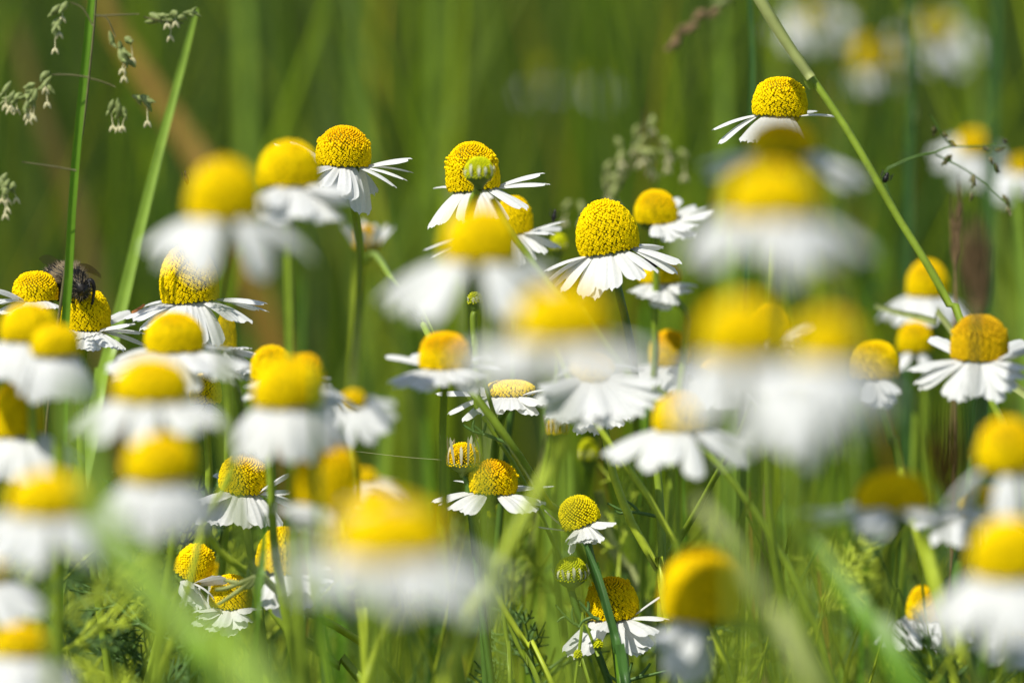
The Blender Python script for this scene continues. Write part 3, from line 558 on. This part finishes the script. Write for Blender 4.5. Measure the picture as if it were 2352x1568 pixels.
stalk('pair of thin stems with fork beside the small seedy head', [(985, 680, 505), (968, 725, 505), (975, 745, 505), (1010, 800, 506)], .35, 'stem', side=[[(930, 700, 505), (952, 720, 505), (970, 735, 505)]])
# long grass blades
blade('narrow dark green blade rising past the bumblebee', [(212, -30, 480), (200, 100, 481), (180, 300, 483), (165, 480, 485), (157, 640, 487), (150, 740, 488), (146, 900, 490)], 1.25, 'blade', tipw=.8, fold=.5)
blade('wide light green blade leaning to the right behind the bumblebee', [(452, 20, 540), (418, 150, 540), (370, 330, 538), (322, 520, 536), (282, 690, 534), (240, 850, 532), (215, 960, 530)], 2.5, 'blade_bright', tipw=.25, fold=.3)
stalk('long slanting grass stalk crossing behind the raised sideways petals', [(1735, -20, 492), (1800, 90, 491), (1868, 185, 490), (1940, 290, 489), (2005, 400, 488), (2062, 500, 488), (2125, 600, 487), (2180, 700, 487), (2240, 830, 486)], .62, 'stem', name='grass_stalk', group=None)
blade('wide soft green leaf sweeping through the lower corner', [(165, 880, 285), (190, 1060, 284), (250, 1230, 282), (350, 1360, 280), (470, 1480, 278), (600, 1600, 276)], 3.6, 'blade_bright', tipw=.35)
blade('second soft green leaf crossing beside the wide one', [(150, 1110, 360), (260, 1270, 360), (370, 1400, 358), (480, 1560, 356)], 2.3, 'blade', tipw=.3)
blade('soft pale leaf slanting down past the dark yellow cone', [(1600, 1150, 345), (1690, 1270, 342), (1760, 1400, 340), (1870, 1590, 338)], 2.2, 'blade_pale', tipw=.5)
blade('broad soft green leaf under the shaded blue flower', [(1800, 1180, 380), (1900, 1290, 376), (1990, 1430, 372), (2090, 1590, 370)], 4.2, 'blade', tipw=.2)
blade('dark green leaf under the dark yellow cone', [(1520, 1380, 400), (1620, 1420, 402), (1740, 1440, 405), (1830, 1490, 408), (1900, 1580, 410)], 3.2, 'blade_dark', tipw=.2, side=(0, .3, 1))
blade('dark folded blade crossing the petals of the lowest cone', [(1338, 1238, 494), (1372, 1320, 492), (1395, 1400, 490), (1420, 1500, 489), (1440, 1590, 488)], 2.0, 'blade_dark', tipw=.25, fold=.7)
blade('bright twin of the dark folded blade', [(1372, 1290, 496), (1398, 1400, 494), (1415, 1500, 493), (1425, 1590, 492)], 1.3, 'blade', tipw=.2, fold=.5)
blade('slim green blade before the large drooping cone', [(726, 820, 380), (722, 900, 380), (724, 1000, 380), (730, 1120, 380)], 1.0, 'blade', tipw=.3)
blade('slim green blade before the hooked stem', [(610, 1180, 455), (604, 1260, 455), (598, 1340, 455), (590, 1440, 455)], 1.5, 'blade', tipw=.3)
blade('pale crossing leaf pointing to the amber cone', [(2010, 702, 560), (2075, 720, 545), (2150, 738, 535), (2205, 780, 530)], 1.7, 'blade_pale', tipw=.4, side=(0, .2, 1))
blade('dark vertical blade near the top beside the cream flower', [(1720, -20, 560), (1728, 150, 560), (1722, 350, 560)], 1.2, 'blade_dark', tipw=.6)
blade('tall vertical dark blade between the topmost distant flowers', [(2088, -30, 640), (2090, 200, 640), (2085, 420, 640), (2082, 620, 640)], 1.9, 'blade_dark', tipw=.6)
blade('vertical green blade at the top near the border', [(2288, -30, 700), (2282, 150, 700), (2275, 320, 700)], 3.0, 'blade_dark', tipw=.6)
blade('brown dry leaf slanting behind the green blades', [(215, -40, 960), (270, 80, 955), (350, 210, 950), (430, 330, 945), (480, 420, 940), (520, 520, 940)], 8, 'straw', tipw=.4)
blade('second brown dry leaf beside the tall green blade', [(30, 60, 1000), (90, 260, 995), (170, 480, 990), (215, 700, 985)], 7, 'brown_olive', tipw=.4)
blade('olive leaf tip standing behind the shaggy cone', [(1040, 385, 850), (1048, 450, 850), (1062, 560, 850)], 5.5, 'blade_pale', tipw=.35)
blade('bright vertical blade in the background left of the shaggy cone', [(815, -30, 1100), (822, 200, 1100), (830, 420, 1100)], 4.5, 'blade_bright', tipw=.7)
blade('bright vertical blade in the background above the domed chamomile', [(555, -30, 1000), (560, 200, 1000), (566, 500, 1000)], 4.0, 'blade_bright', tipw=.7)
blade('bright vertical blade in the background near the top middle', [(1010, -30, 1150), (1006, 150, 1150), (1000, 420, 1150)], 3.4, 'blade_bright', tipw=.7)
for i, (u, v, d, wmm, m, lean, lab) in enumerate([
    (1255, 930, 620, 3.2, 'blade_bright', 10, 'light green blade behind the toothed petals'),
    (890, 900, 700, 3.6, 'blade_bright', -20, 'light green blade behind the blue shaded petals'),
    (1300, 1040, 640, 4.2, 'blade_bright', -6, 'pale broad blade behind the young folded chamomile'),
    (975, 960, 660, 2.6, 'blade', 14, 'mid green blade behind the fringed bud'),
    (1720, 1120, 560, 1.6, 'straw', 8, 'thin straw blade below the white petal mass'),
    (1760, 1110, 580, 1.8, 'brownstraw', -8, 'thin brown blade below the white petal mass'),
    (1800, 1150, 600, 1.6, 'blade_bright', 12, 'thin bright blade beside the brown ones'),
    (1700, 1180, 620, 1.8, 'blade_pale', 4, 'thin pale blade beside the brown ones'),
    (1880, 1260, 560, 1.5, 'straw', 18, 'thin straw blade under the blue petals'),
    (1940, 1240, 600, 2.0, 'blade_bright', -10, 'bright blade under the blue petals'),
    (1990, 1270, 570, 1.6, 'blade', -14, 'green blade under the blue petals'),
    (2060, 1260, 600, 2.4, 'blade_dark', 6, 'dark blade beneath the shaded flower'),
    (1690, 560, 760, 3.2, 'blade_bright', 4, 'bright blade behind the slim yellow stem'),
    (690, 640, 700, 2.2, 'blade', -6, 'green blade rising behind the drooping twin cones'),
    (1655, -20, 820, 3.0, 'blade_bright', 6, 'tall bright blade behind the highest cone'),
    (2330, 420, 640, 3.4, 'blade_bright', 20, 'light blade at the border beside the brown plume'),
    (2215, 880, 430, .7, 'blade_dark', 20, 'thin dark blade crossing the yellow striped flower'),
    (2240, 900, 432, .6, 'blade', 8, 'thin green blade crossing the yellow striped flower'),
    (770, 1150, 600, 3.0, 'blade', 10, 'green blade between the tall orange cone and biggest cone'),
    (1480, 700, 680, 2.6, 'blade', -4, 'green blade behind the curled white petals'),
    (560, 1480, 520, 2.2, 'blade_bright', 40, 'bright leaf below the hidden chamomile'),
    (740, 1420, 520, 1.6, 'blade_pale', 10, 'pale blade beside the hooked stem'),
    (1560, 1050, 600, 2.0, 'blade', 16, 'green blade behind the thin joining branch'),
    (1220, 1200, 700, 4.0, 'blade', -8, 'broad green blade behind the young chamomile')]):
    blade(lab, [(u, v, d), (u + lean * .4, v + 120, d), (u + lean, v + 260, d), (u + lean * 1.2, v + 420, d)], wmm, m, tipw=.25)

# ---------------------------------------------------------------- seed heads of flowering grass
def spikelet(mb, p, dirn, L, rw, rs):
    dirn = nrm(dirn); prof = [(rw * .25, 0), (rw * .8, L * .25), (rw, L * .45), (rw * .7, L * .75), (rw * .1, L)]
    lathe(mb, p, dirn, prof, 6)
    for k in range(3):
        q = p + dirn * L * (.25 + .22 * k); d2 = nrm(dirn + nrm(rs.normal(0, 1, 3)) * .7); lathe(mb, q, d2, [(rw * .2, 0), (rw * .6, L * .22), (rw * .1, L * .5)], 5)
def panicle(label, main, branches, clusters, d, r=.14, m='twig', anth=True, spm='husk', sz=1., md=0, cat='grass', name='flowering_grass', group='flowering grasses'):
    rs = np.random.default_rng(int(main[0][0]) + 5); pp = smooth_path(ground_tail([P(u, v, d + md) for u, v in main]), 50); t = thing(name, pp[-1], label, cat, group)
    mb = MB(); tube(mb, pp, np.linspace(r, r * 3.2, len(pp)), 6); build('stem', mb, M[m], t, pp[-1])
    for b in branches:
        mb = MB(); bp = smooth_path([P(u, v, d) for u, v in b], 12); tube(mb, bp, np.linspace(r * .9, r * .6, len(bp)), 5); build('branch', mb, M[m], t, pp[-1])
    for (u0, v0, u1, v1, n, hang) in clusters:
        a, b = P(u0, v0, d), P(u1, v1, d); mb = MB(); an = MB(); cl = np.linalg.norm(b - a)
        n = max(2, int(n * .75))
        for i in range(n):
            q = a + (b - a) * (i + .5) / n + rs.normal(0, .7, 3) * sz; dd = nrm((b - a) / (cl + 1e-6) * .8 + np.array([rs.normal(0, .5), rs.normal(0, .4), -hang * rs.uniform(.3, 1.2)]))
            spikelet(mb, q, dd, rs.uniform(1.4, 2.6) * sz, rs.uniform(.34, .58) * sz, rs)
            if anth and rs.random() < .7:
                l = rs.uniform(.8, 3.0) * sz; q2 = q + dd * 1.2; e = q2 + np.array([rs.normal(0, .3), 0, -l]); tube(an, [q2, e], .05 * sz, 4)
                for s_ in (-1, 1): lathe(an, e, [s_ * .5, 0, -1], [(.05, 0), (.22 * sz, .35 * sz), (.16 * sz, .8 * sz), (.03, 1.1 * sz)], 5)
        if mb.v: build('spikelet', mb, M[spm], t, pp[-1])
        if an.v: build('anther', an, M['anther'], t, pp[-1])
    return t
panicle('fine grass panicle with hanging cream anthers beside the narrow dark blade', [(222, -30), (216, 60), (205, 170), (190, 300), (175, 390), (160, 520)],
        [[(216, 35), (245, 42), (265, 85)], [(218, 38), (260, 35), (320, 33)], [(214, 60), (190, 20), (160, 5)], [(205, 178), (160, 172), (118, 172)], [(205, 180), (235, 188), (265, 200)], [(176, 392), (120, 382), (50, 372)], [(330, 40), (390, 52), (420, 54)]],
        [(258, 75, 302, 140, 11, .6), (322, 42, 372, 34, 5, .2), (370, 42, 432, 26, 6, .2), (160, 2, 125, 45, 6, .5), (112, 172, 20, 215, 12, 1.0), (100, 180, 60, 235, 6, 1.3), (262, 206, 290, 250, 6, 1.2), (285, 205, 335, 215, 5, .5), (30, 378, 0, 440, 6, 1.2), (15, 385, 20, 420, 3, 1.0)], 480, md=12)
panicle('pale beaded grass head standing behind the small yellow dome', [(1480, 250), (1470, 330), (1440, 400), (1400, 450), (1370, 560)],
        [[(1470, 330), (1500, 320), (1540, 345)], [(1450, 380), (1410, 370), (1395, 395)], [(1475, 280), (1500, 300), (1520, 340)]],
        [(1470, 260, 1480, 310, 5, .5), (1420, 320, 1440, 345, 4, .5), (1440, 345, 1520, 350, 7, .5), (1385, 380, 1420, 425, 6, .5), (1530, 335, 1545, 350, 2, .5), (1320, 455, 1335, 470, 2, .3)], 590, r=.2, spm='blade_pale', sz=1.25)
panicle('grass spray with dark seed pods at the side of the long stalk', [(2150, 350), (2110, 358), (2060, 378), (2030, 405), (2062, 500), (2125, 600), (2180, 700), (2240, 830)],
        [[(2150, 350), (2180, 338), (2235, 336), (2290, 332)], [(2150, 355), (2210, 385), (2260, 420), (2310, 465)], [(2185, 335), (2165, 310), (2135, 262)]],
        [(2150, 290, 2182, 328, 4, .2), (2260, 336, 2325, 325, 5, .1), (2275, 345, 2284, 385, 3, 1), (2230, 400, 2240, 440, 4, 1.2), (2180, 340, 2172, 360, 2, 1), (2280, 440, 2310, 470, 2, .4)], 530, r=.16, m='stem_dark', anth=False, spm='twig', sz=.8)
# soft brown plume in front of the amber cone
def plume(label, u, v0, v1, d, wmm, n, m, stemm, du=0):
    rs = np.random.default_rng(int(u)); a, b = P(u + du, v0, d), P(u, v1, d); pp = smooth_path(ground_tail([a, (a + b) / 2, b, P(u - 3, v1 + 160, d)]), 40)
    t = thing('seed_plume', pp[-1], label, 'seed head', None); mb = MB(); tube(mb, pp, np.linspace(.2, .8, len(pp)), 7); build('stem', mb, M[stemm], t, pp[-1]); mb = MB()
    for i in range(n):
        s = rs.random(); q = a + (b - a) * s; an = rs.uniform(0, 6.28); w_ = wmm * .5 * math.sin(min(1, s * 1.6 + .15) * 1.6) * (1 - .35 * s)
        e = q + np.array([math.cos(an) * w_, math.sin(an) * w_, rs.uniform(3, 7)]); tube(mb, smooth_path([q, (q + e) / 2 + np.array([math.cos(an), math.sin(an), 0]) * .5, e], 4), [.16, .15, .11, .05][:len(smooth_path([q, (q + e) / 2, e], 4))], 4)
    build('plume', mb, M[m], t, pp[-1]); return t
plume('feathery brown seed plume rising in front of the amber cone', 2240, 615, 745, 405, 4.8, 90, 'brownstraw', 'stem_dark')
plume('wispy straw plume above the yellow striped flower', 2170, 1055, 1150, 395, 6.0, 36, 'straw', 'stem')
def bent_spike():
    pp = smooth_path(ground_tail([P(*q) for q in [(1565, 80, 600), (1600, 48, 602), (1650, 15, 606), (1720, -30, 612), (1900, -80, 622), (2040, -60, 636), (2092, 60, 650), (2094, 400, 652), (2090, 700, 652)]]), 70)
    t = thing('seed_spike', pp[-1], 'drooping dark tipped grass spike hanging into the top beside the slanting stalk', 'seed head'); mb = MB(); tube(mb, pp, np.linspace(.15, .9, len(pp)), 7); build('stem', mb, M['twig'], t, pp[-1])
    rs = np.random.default_rng(9); mb = MB(); mb2 = MB()
    for i in range(16): spikelet(mb if i > 4 else mb2, pp[i] + rs.normal(0, .3, 3), (pp[i] - pp[i + 2]) + rs.normal(0, .4, 3), 3.2, .8, rs)
    build('spikelet', mb, M['husk'], t, pp[-1]); build('spikelet', mb2, M['brownstraw'], t, pp[-1])
bent_spike()
plume('brown thin seed spike beside the yellow flower and pale leaf', 2196, 500, 640, 560, 1.8, 40, 'brownstraw', 'brownstraw')

# feathery leaves drawn in focus
def leaf_thing(label, pts, subs, d, r, m='leaf', group=None):
    pp = smooth_path([P(u, v, d) for u, v in pts], 14); mb = MB(); tube(mb, pp, np.linspace(r, r * .55, len(pp)), 7)
    for s in subs: sp = smooth_path([P(u, v, d) for u, v in s], 8); tube(mb, sp, np.linspace(r * .9, r * .5, len(sp)), 6)
    return tag(build('feathery_leaf', mb, M[m], None, pp[0]), label, 'leaf', group)
leaf_thing('curled dark green feathery leaf on the slanting stem above the fringed bud', [(1166, 1018), (1140, 1008), (1112, 996), (1090, 992), (1062, 975)], [[(1112, 998), (1098, 985), (1084, 974)], [(1108, 994), (1114, 984), (1116, 970)], [(1088, 991), (1086, 978), (1090, 964)]], 497, .30)
leaf_thing('grey green flat leaf in front of the hidden chamomile', [(596, 1322), (560, 1335), (520, 1350), (494, 1354)], [[(580, 1330), (540, 1362), (500, 1388)], [(590, 1326), (575, 1345), (556, 1352)], [(545, 1338), (530, 1335), (515, 1332)]], 480, .45, 'blade_pale')
leaf_thing('small dark feathery leaf by the thin joining branch', [(1508, 1185), (1470, 1178), (1430, 1172), (1395, 1155)], [[(1470, 1178), (1455, 1162), (1440, 1150)], [(1440, 1174), (1425, 1178), (1412, 1172)]], 507, .28)
leaf_thing('bright feathery leaf at the foot of the crossed chamomile', [(1420, 1580), (1450, 1560), (1490, 1550), (1530, 1540)], [[(1440, 1565), (1446, 1540), (1452, 1520)], [(1470, 1552), (1485, 1535), (1494, 1522)], [(1430, 1570), (1405, 1555), (1395, 1545)]], 498, .32)
leaf_thing('curved green feathery leaf across the base of the lowest cone', [(1376, 1422), (1360, 1415), (1344, 1396), (1328, 1378)], [[(1350, 1402), (1352, 1390), (1350, 1380)], [(1362, 1416), (1340, 1425), (1330, 1440)]], 492, .3)
leaf_thing('thin fern like leaf left of the lowest cone', [(1335, 1440), (1310, 1425), (1290, 1405), (1276, 1388)], [[(1318, 1432), (1314, 1410), (1316, 1392)], [(1300, 1415), (1288, 1420), (1280, 1428)]], 497, .26)
for i, (u, v, d, lab) in enumerate([(330, 1470, 520, 'tuft of feathery green leaves below the wide soft leaf'), (240, 1380, 540, 'grey green feathery tuft behind the white petals low down'), (430, 1215, 530, 'feathery tuft beside the half shaded disc'),
                                   (2210, 1540, 470, 'pale feathery tuft low under the big bright cone'), (1220, 1520, 520, 'feathery tuft between the pale stems'), (160, 1420, 560, 'feathery tuft beside the small deep yellow cone')]):
    rs = random.Random(i + 40); org = P(u, v + 60, d); mb = MB()
    for k in range(9):
        a = rs.uniform(0, 6.28); feather_leaf(mb, org + np.array([rs.uniform(-3, 3), rs.uniform(-3, 3), rs.uniform(-3, 3)]), [math.cos(a), math.sin(a) * .6, rs.uniform(.3, 1.2)], rs.uniform(9, 17), rs, .26)
    g = np.array([org[0], org[1], 0.]); tube(mb, smooth_path([org, (org + g) / 2 + [4, 0, 0], g], 12), .5, 6); tag(build('feathery_plant', mb, M['leaf'], None, g), lab, 'plant', 'feathery leafed plants')

def tangle():
    rs = random.Random(77); a_, b_ = MB(), MB()
    for i in range(640):
        d = 535 + 300 * rs.random(); u = rs.uniform(-500, 2850) if rs.random() < .7 else rs.uniform(-300, 700)
        if u < 420 and rs.random() < .5: d -= 130
        p = P(u, rs.uniform(1330, 1720) - (d - 430) * .15, d); feather_leaf(a_ if rs.random() < .6 else b_, p, [rs.uniform(-1, 1), rs.uniform(-.5, .5), rs.uniform(.1, 1.3)], rs.uniform(9, 20), rs, .27)
    for i in range(420):
        d = 530 + 260 * rs.random(); u = rs.uniform(-500, 2850)
        if u > 1650 and rs.random() < .4: d -= 110
        p = P(u, rs.uniform(1120, 1500), d); l = rs.uniform(-.55, .55); q = p + np.array([l * 110, rs.uniform(-20, 30), -110]); g = np.array([q[0] + l * 60, q[1], 0.])
        tube(b_ if rs.random() < .7 else a_, smooth_path([p, (p + q) / 2 + np.array([l * 8, 0, 3]), q, g], 14), np.linspace(.2, .55, 14), 6)
    tag(build('fine_foliage', a_, M['leaf']), 'dark feathery foliage tangled low between the stems', 'foliage', kind='stuff')
    tag(build('light_foliage', b_, M['stem_bright']), 'bright thin crossing stems and leaves low in the meadow', 'foliage', kind='stuff')
tangle()
def arching(label, target, t_up, x_root, wmm, ln):  # added leaf above the view, placed sunward to cast shade on a flower
    c = P(*target) + SUN * t_up; sgn = 1 if x_root > c[0] else -1
    pts = [c - np.array([sgn * ln * 2.6, 0, 9.]), c - np.array([sgn * ln, 0, 2.]), c, c + np.array([sgn * ln, 30, 2.]), np.array([x_root * .8, c[1] + 150, c[2] - 8]), np.array([x_root * 1.15, c[1] + 185, 240.]), np.array([x_root * 1.2, c[1] + 190, 0.])]
    pp = smooth_path(pts, 50); mb = MB(); s_ = np.linspace(0, 1, len(pp)); ribbon(mb, pp, wmm * np.clip(.12 + 12 * s_, 0, 1) * (1 - .4 * s_), [0, 1, .1], .2, None, 4)
    tag(build('grass_leaf', mb, M['blade'], None, pp[-1]), label, 'grass blade', 'added leaves out of view that shade flowers')
arching('added unseen grass leaf that shades the blue petalled flower at the lower border', (2060, 1180, 392), 88, 95, 18, 12)

c = P(1650, 1330, 400) + SUN * 88; pp = smooth_path([c + [-12, 6, -2], c, c + [20, -10, 25], np.array([60, 330, 560]), np.array([110, 330, 450]), np.array([125, 330, 200]), np.array([127, 330, 0])], 50); mb = MB(); s_ = np.linspace(0, 1, len(pp))  # second leaf added out of view, put there to darken one cone
ribbon(mb, pp, 9 * np.clip(.12 + 12 * s_, 0, 1) * (1 - .4 * s_), [1, .3, 0], .2, None, 4); tag(build('grass_leaf', mb, M['blade'], None, pp[-1]), 'added unseen grass leaf that half shades the large dark yellow cone', 'grass blade', 'added leaves out of view that shade flowers')
# pale sheath clasping the slanting stalk
mb = MB(); pp = smooth_path([P(1731, -22, 490.6), P(1798, 88, 489.8), P(1862, 180, 489.2)], 16); tube(mb, pp, np.linspace(.86, .66, 16), 10, .12)
st = next(o for o in bpy.data.objects if o.name == 'grass_stalk'); build('sheath', mb, M['blade_pale'], st, np.array(st.location) * 1000)
for q in ((1866, 184, 490),):
    mb = MB(); a = P(*q); lathe(mb, a + [0, 0, -1.2], [-.35, 0, 1], [(.5, 0), (.74, .7), (.80, 1.2), (.72, 1.8), (.5, 2.4)], 12); build('node', mb, M['stem'], st, np.array(st.location) * 1000)

# ---------------------------------------------------------------- the bumblebee and small insects
def bee():
    A_, T_, Hd = P(134, 646, 506), P(164, 640, 501), P(184, 660, 496.5)
    org = P(170, 690, 500); t = thing('bumblebee', org, 'fuzzy black bumblebee with a pale collar feeding on the ragged flat cone', 'bumblebee')
    path = smooth_path([A_ + (A_ - T_) * .5, A_, (A_ + T_) / 2, T_, (T_ * .45 + Hd * .55), Hd, Hd + (Hd - T_) * .38], 22)
    s = np.linspace(0, 1, len(path)); rr = 2.35 * np.sqrt(np.clip(1 - ((s - .30) / .34) ** 2, .01, 1)); rr = np.maximum(rr, 2.15 * np.sqrt(np.clip(1 - ((s - .52) / .22) ** 2, .0, 1)))
    rr = np.maximum(rr, 1.3 * np.sqrt(np.clip(1 - ((s - .84) / .16) ** 2, 0.02, 1))); mb = MB(); tube(mb, path, rr, 18); build('body', mb, M['black'], t, org)
    rs = np.random.default_rng(5); hb, ht = MB(), MB()
    tt = np.gradient(path, axis=0)
    for i in range(3600):
        j = rs.integers(0, len(path) - 1); ax = nrm(tt[j]); v = nrm(np.cross(ax, rs.normal(0, 1, 3))); q = path[j] + ax * rs.uniform(-.2, .2) + v * rr[j] * .97
        l = rs.uniform(.4, 1.15); e = q + nrm(v - ax * .35 + rs.normal(0, .2, 3)) * l; sd = nrm(np.cross(v, ax + rs.normal(0, .2, 3))) * .035
        tan = (.40 < s[j] < .66 and v[2] > -.2) or (s[j] > .7 and rs.random() < .22) or (s[j] < .2 and rs.random() < .35); (ht if tan else hb).add([q - sd, q + sd, e], [(0, 1, 2)])
    build('fur', hb, M['hairblack'], t, org); build('collar', ht, M['hairtan'], t, org)
    up = UP
    for sg, tipp in ((1, (232, 636, 500)), (-1, (95, 600, 508))):
        r0 = T_ + up * 1.6 + RT * sg * .8; r1 = P(*tipp); mid = (r0 + r1) / 2 + up * .9; ln = bez(r0, mid, r1, 10); mb = MB()
        ribbon(mb, ln, 2.0 * np.sin(np.linspace(.12, 1, 10) * 2.7) + .25, FW * .8 - up * .5, .05, None, 3); build('wing', mb, M['wing'], t, org)
    legs = [[(196, 658, 497), (208, 643, 497), (216, 660, 497), (213, 690, 498), (210, 700, 498)], [(168, 670, 499), (160, 690, 497), (170, 695, 498)], [(182, 672, 497), (196, 682, 498), (200, 692, 500)],
            [(150, 660, 502), (138, 680, 500), (142, 702, 500)], [(142, 655, 503), (128, 676, 501), (134, 692, 501)], [(186, 668, 497), (186, 684, 497), (182, 694, 499)]]
    for g in legs: pp = smooth_path([P(*q) for q in g], 12); mb = MB(); tube(mb, pp, np.linspace(.38, .16, len(pp)), 6); build('leg', mb, M['black'], t, org)
    for sg in (-1, 1):
        a = Hd + RT * sg * .4 - FW * 1.0 + up * .3; mb = MB(); tube(mb, smooth_path([a, a + RT * sg * .9 + up * .7 - FW * .8, a + RT * sg * 1.3 - up * .3 - FW * 1.6], 8), .1, 5); build('antenna', mb, M['black'], t, org)
        mb = MB(); lathe(mb, Hd + RT * sg * .95 - FW * .35 - up * 1.0, up, [(.02, 0), (.3, .3), (.38, .9), (.3, 1.5), (.02, 1.8)], 10); build('eye', mb, M['black'], t, org)
bee()
def insect(label, name, cat, a, b, r, legs=True, m='black'):
    A_, B_ = P(*a), P(*b); ax = nrm(B_ - A_); L = np.linalg.norm(B_ - A_); t = thing(name, A_, label, cat); mb = MB()
    lathe(mb, A_, ax, [(.02, 0), (r * .7, L * .08), (r, L * .3), (r * .95, L * .55), (r * .65, L * .66), (r * .75, L * .74), (r * .55, L * .84), (r * .5, L * .92), (.02, L)], 12); build('body', mb, M[m], t, A_)
    sd = nrm(np.cross(ax, [0, 1, .3]))
    for k in range(3):
        for sg in (-1, 1):
            q = A_ + ax * L * (.35 + .2 * k); mb = MB(); tube(mb, smooth_path([q, q + sd * sg * r * 1.3 - FW * r, q + sd * sg * r * 2.1 + ax * r * .8 + UP * r * .3], 6), r * .13, 4); build('leg', mb, M[m], t, A_)
insect('black beetle hanging under the petals of the tall cone', 'beetle', 'beetle', (1512, 612, 503), (1480, 592, 503), .45)
insect('small dark fly resting on the tip of a thin white petal', 'fly', 'fly', (1270, 510, 522), (1276, 480, 522), .35)
insect('tiny dark insect hovering before the brown leaf', 'gnat', 'insect', (431, 424, 500), (425, 392, 500), .28)
insect('tiny brown insect above the bright cone before the brown streak', 'gnat', 'insect', (483, 395, 505), (480, 368, 505), .14, m='brownstraw')
insect('dark bug sitting on the long slanting stalk', 'bug', 'bug', (2030, 420, 488), (2040, 396, 488), .42)
mb = MB(); tube(mb, smooth_path([P(303, 719, 496), P(316, 711, 496), P(331, 701, 496)], 6), .18, 6); tube(mb, smooth_path([P(304, 716, 496), P(318, 708, 496), P(332, 699, 496)], 6), .14, 6)
tag(build('seed_husk', mb, M['rust'], None, P(303, 719, 496)), 'rust brown husk lying on a long petal of the tallest cone', 'husk')
mb = MB(); tube(mb, smooth_path([P(815, 1036, 500), P(940, 1050, 500), P(1062, 1060, 499), P(1160, 1078, 498)], 14), .018, 4)
tag(build('spider_thread', mb, M['anther'], None, P(815, 1036, 500)), 'fine spider thread stretched past the fringed bud', 'spider thread')
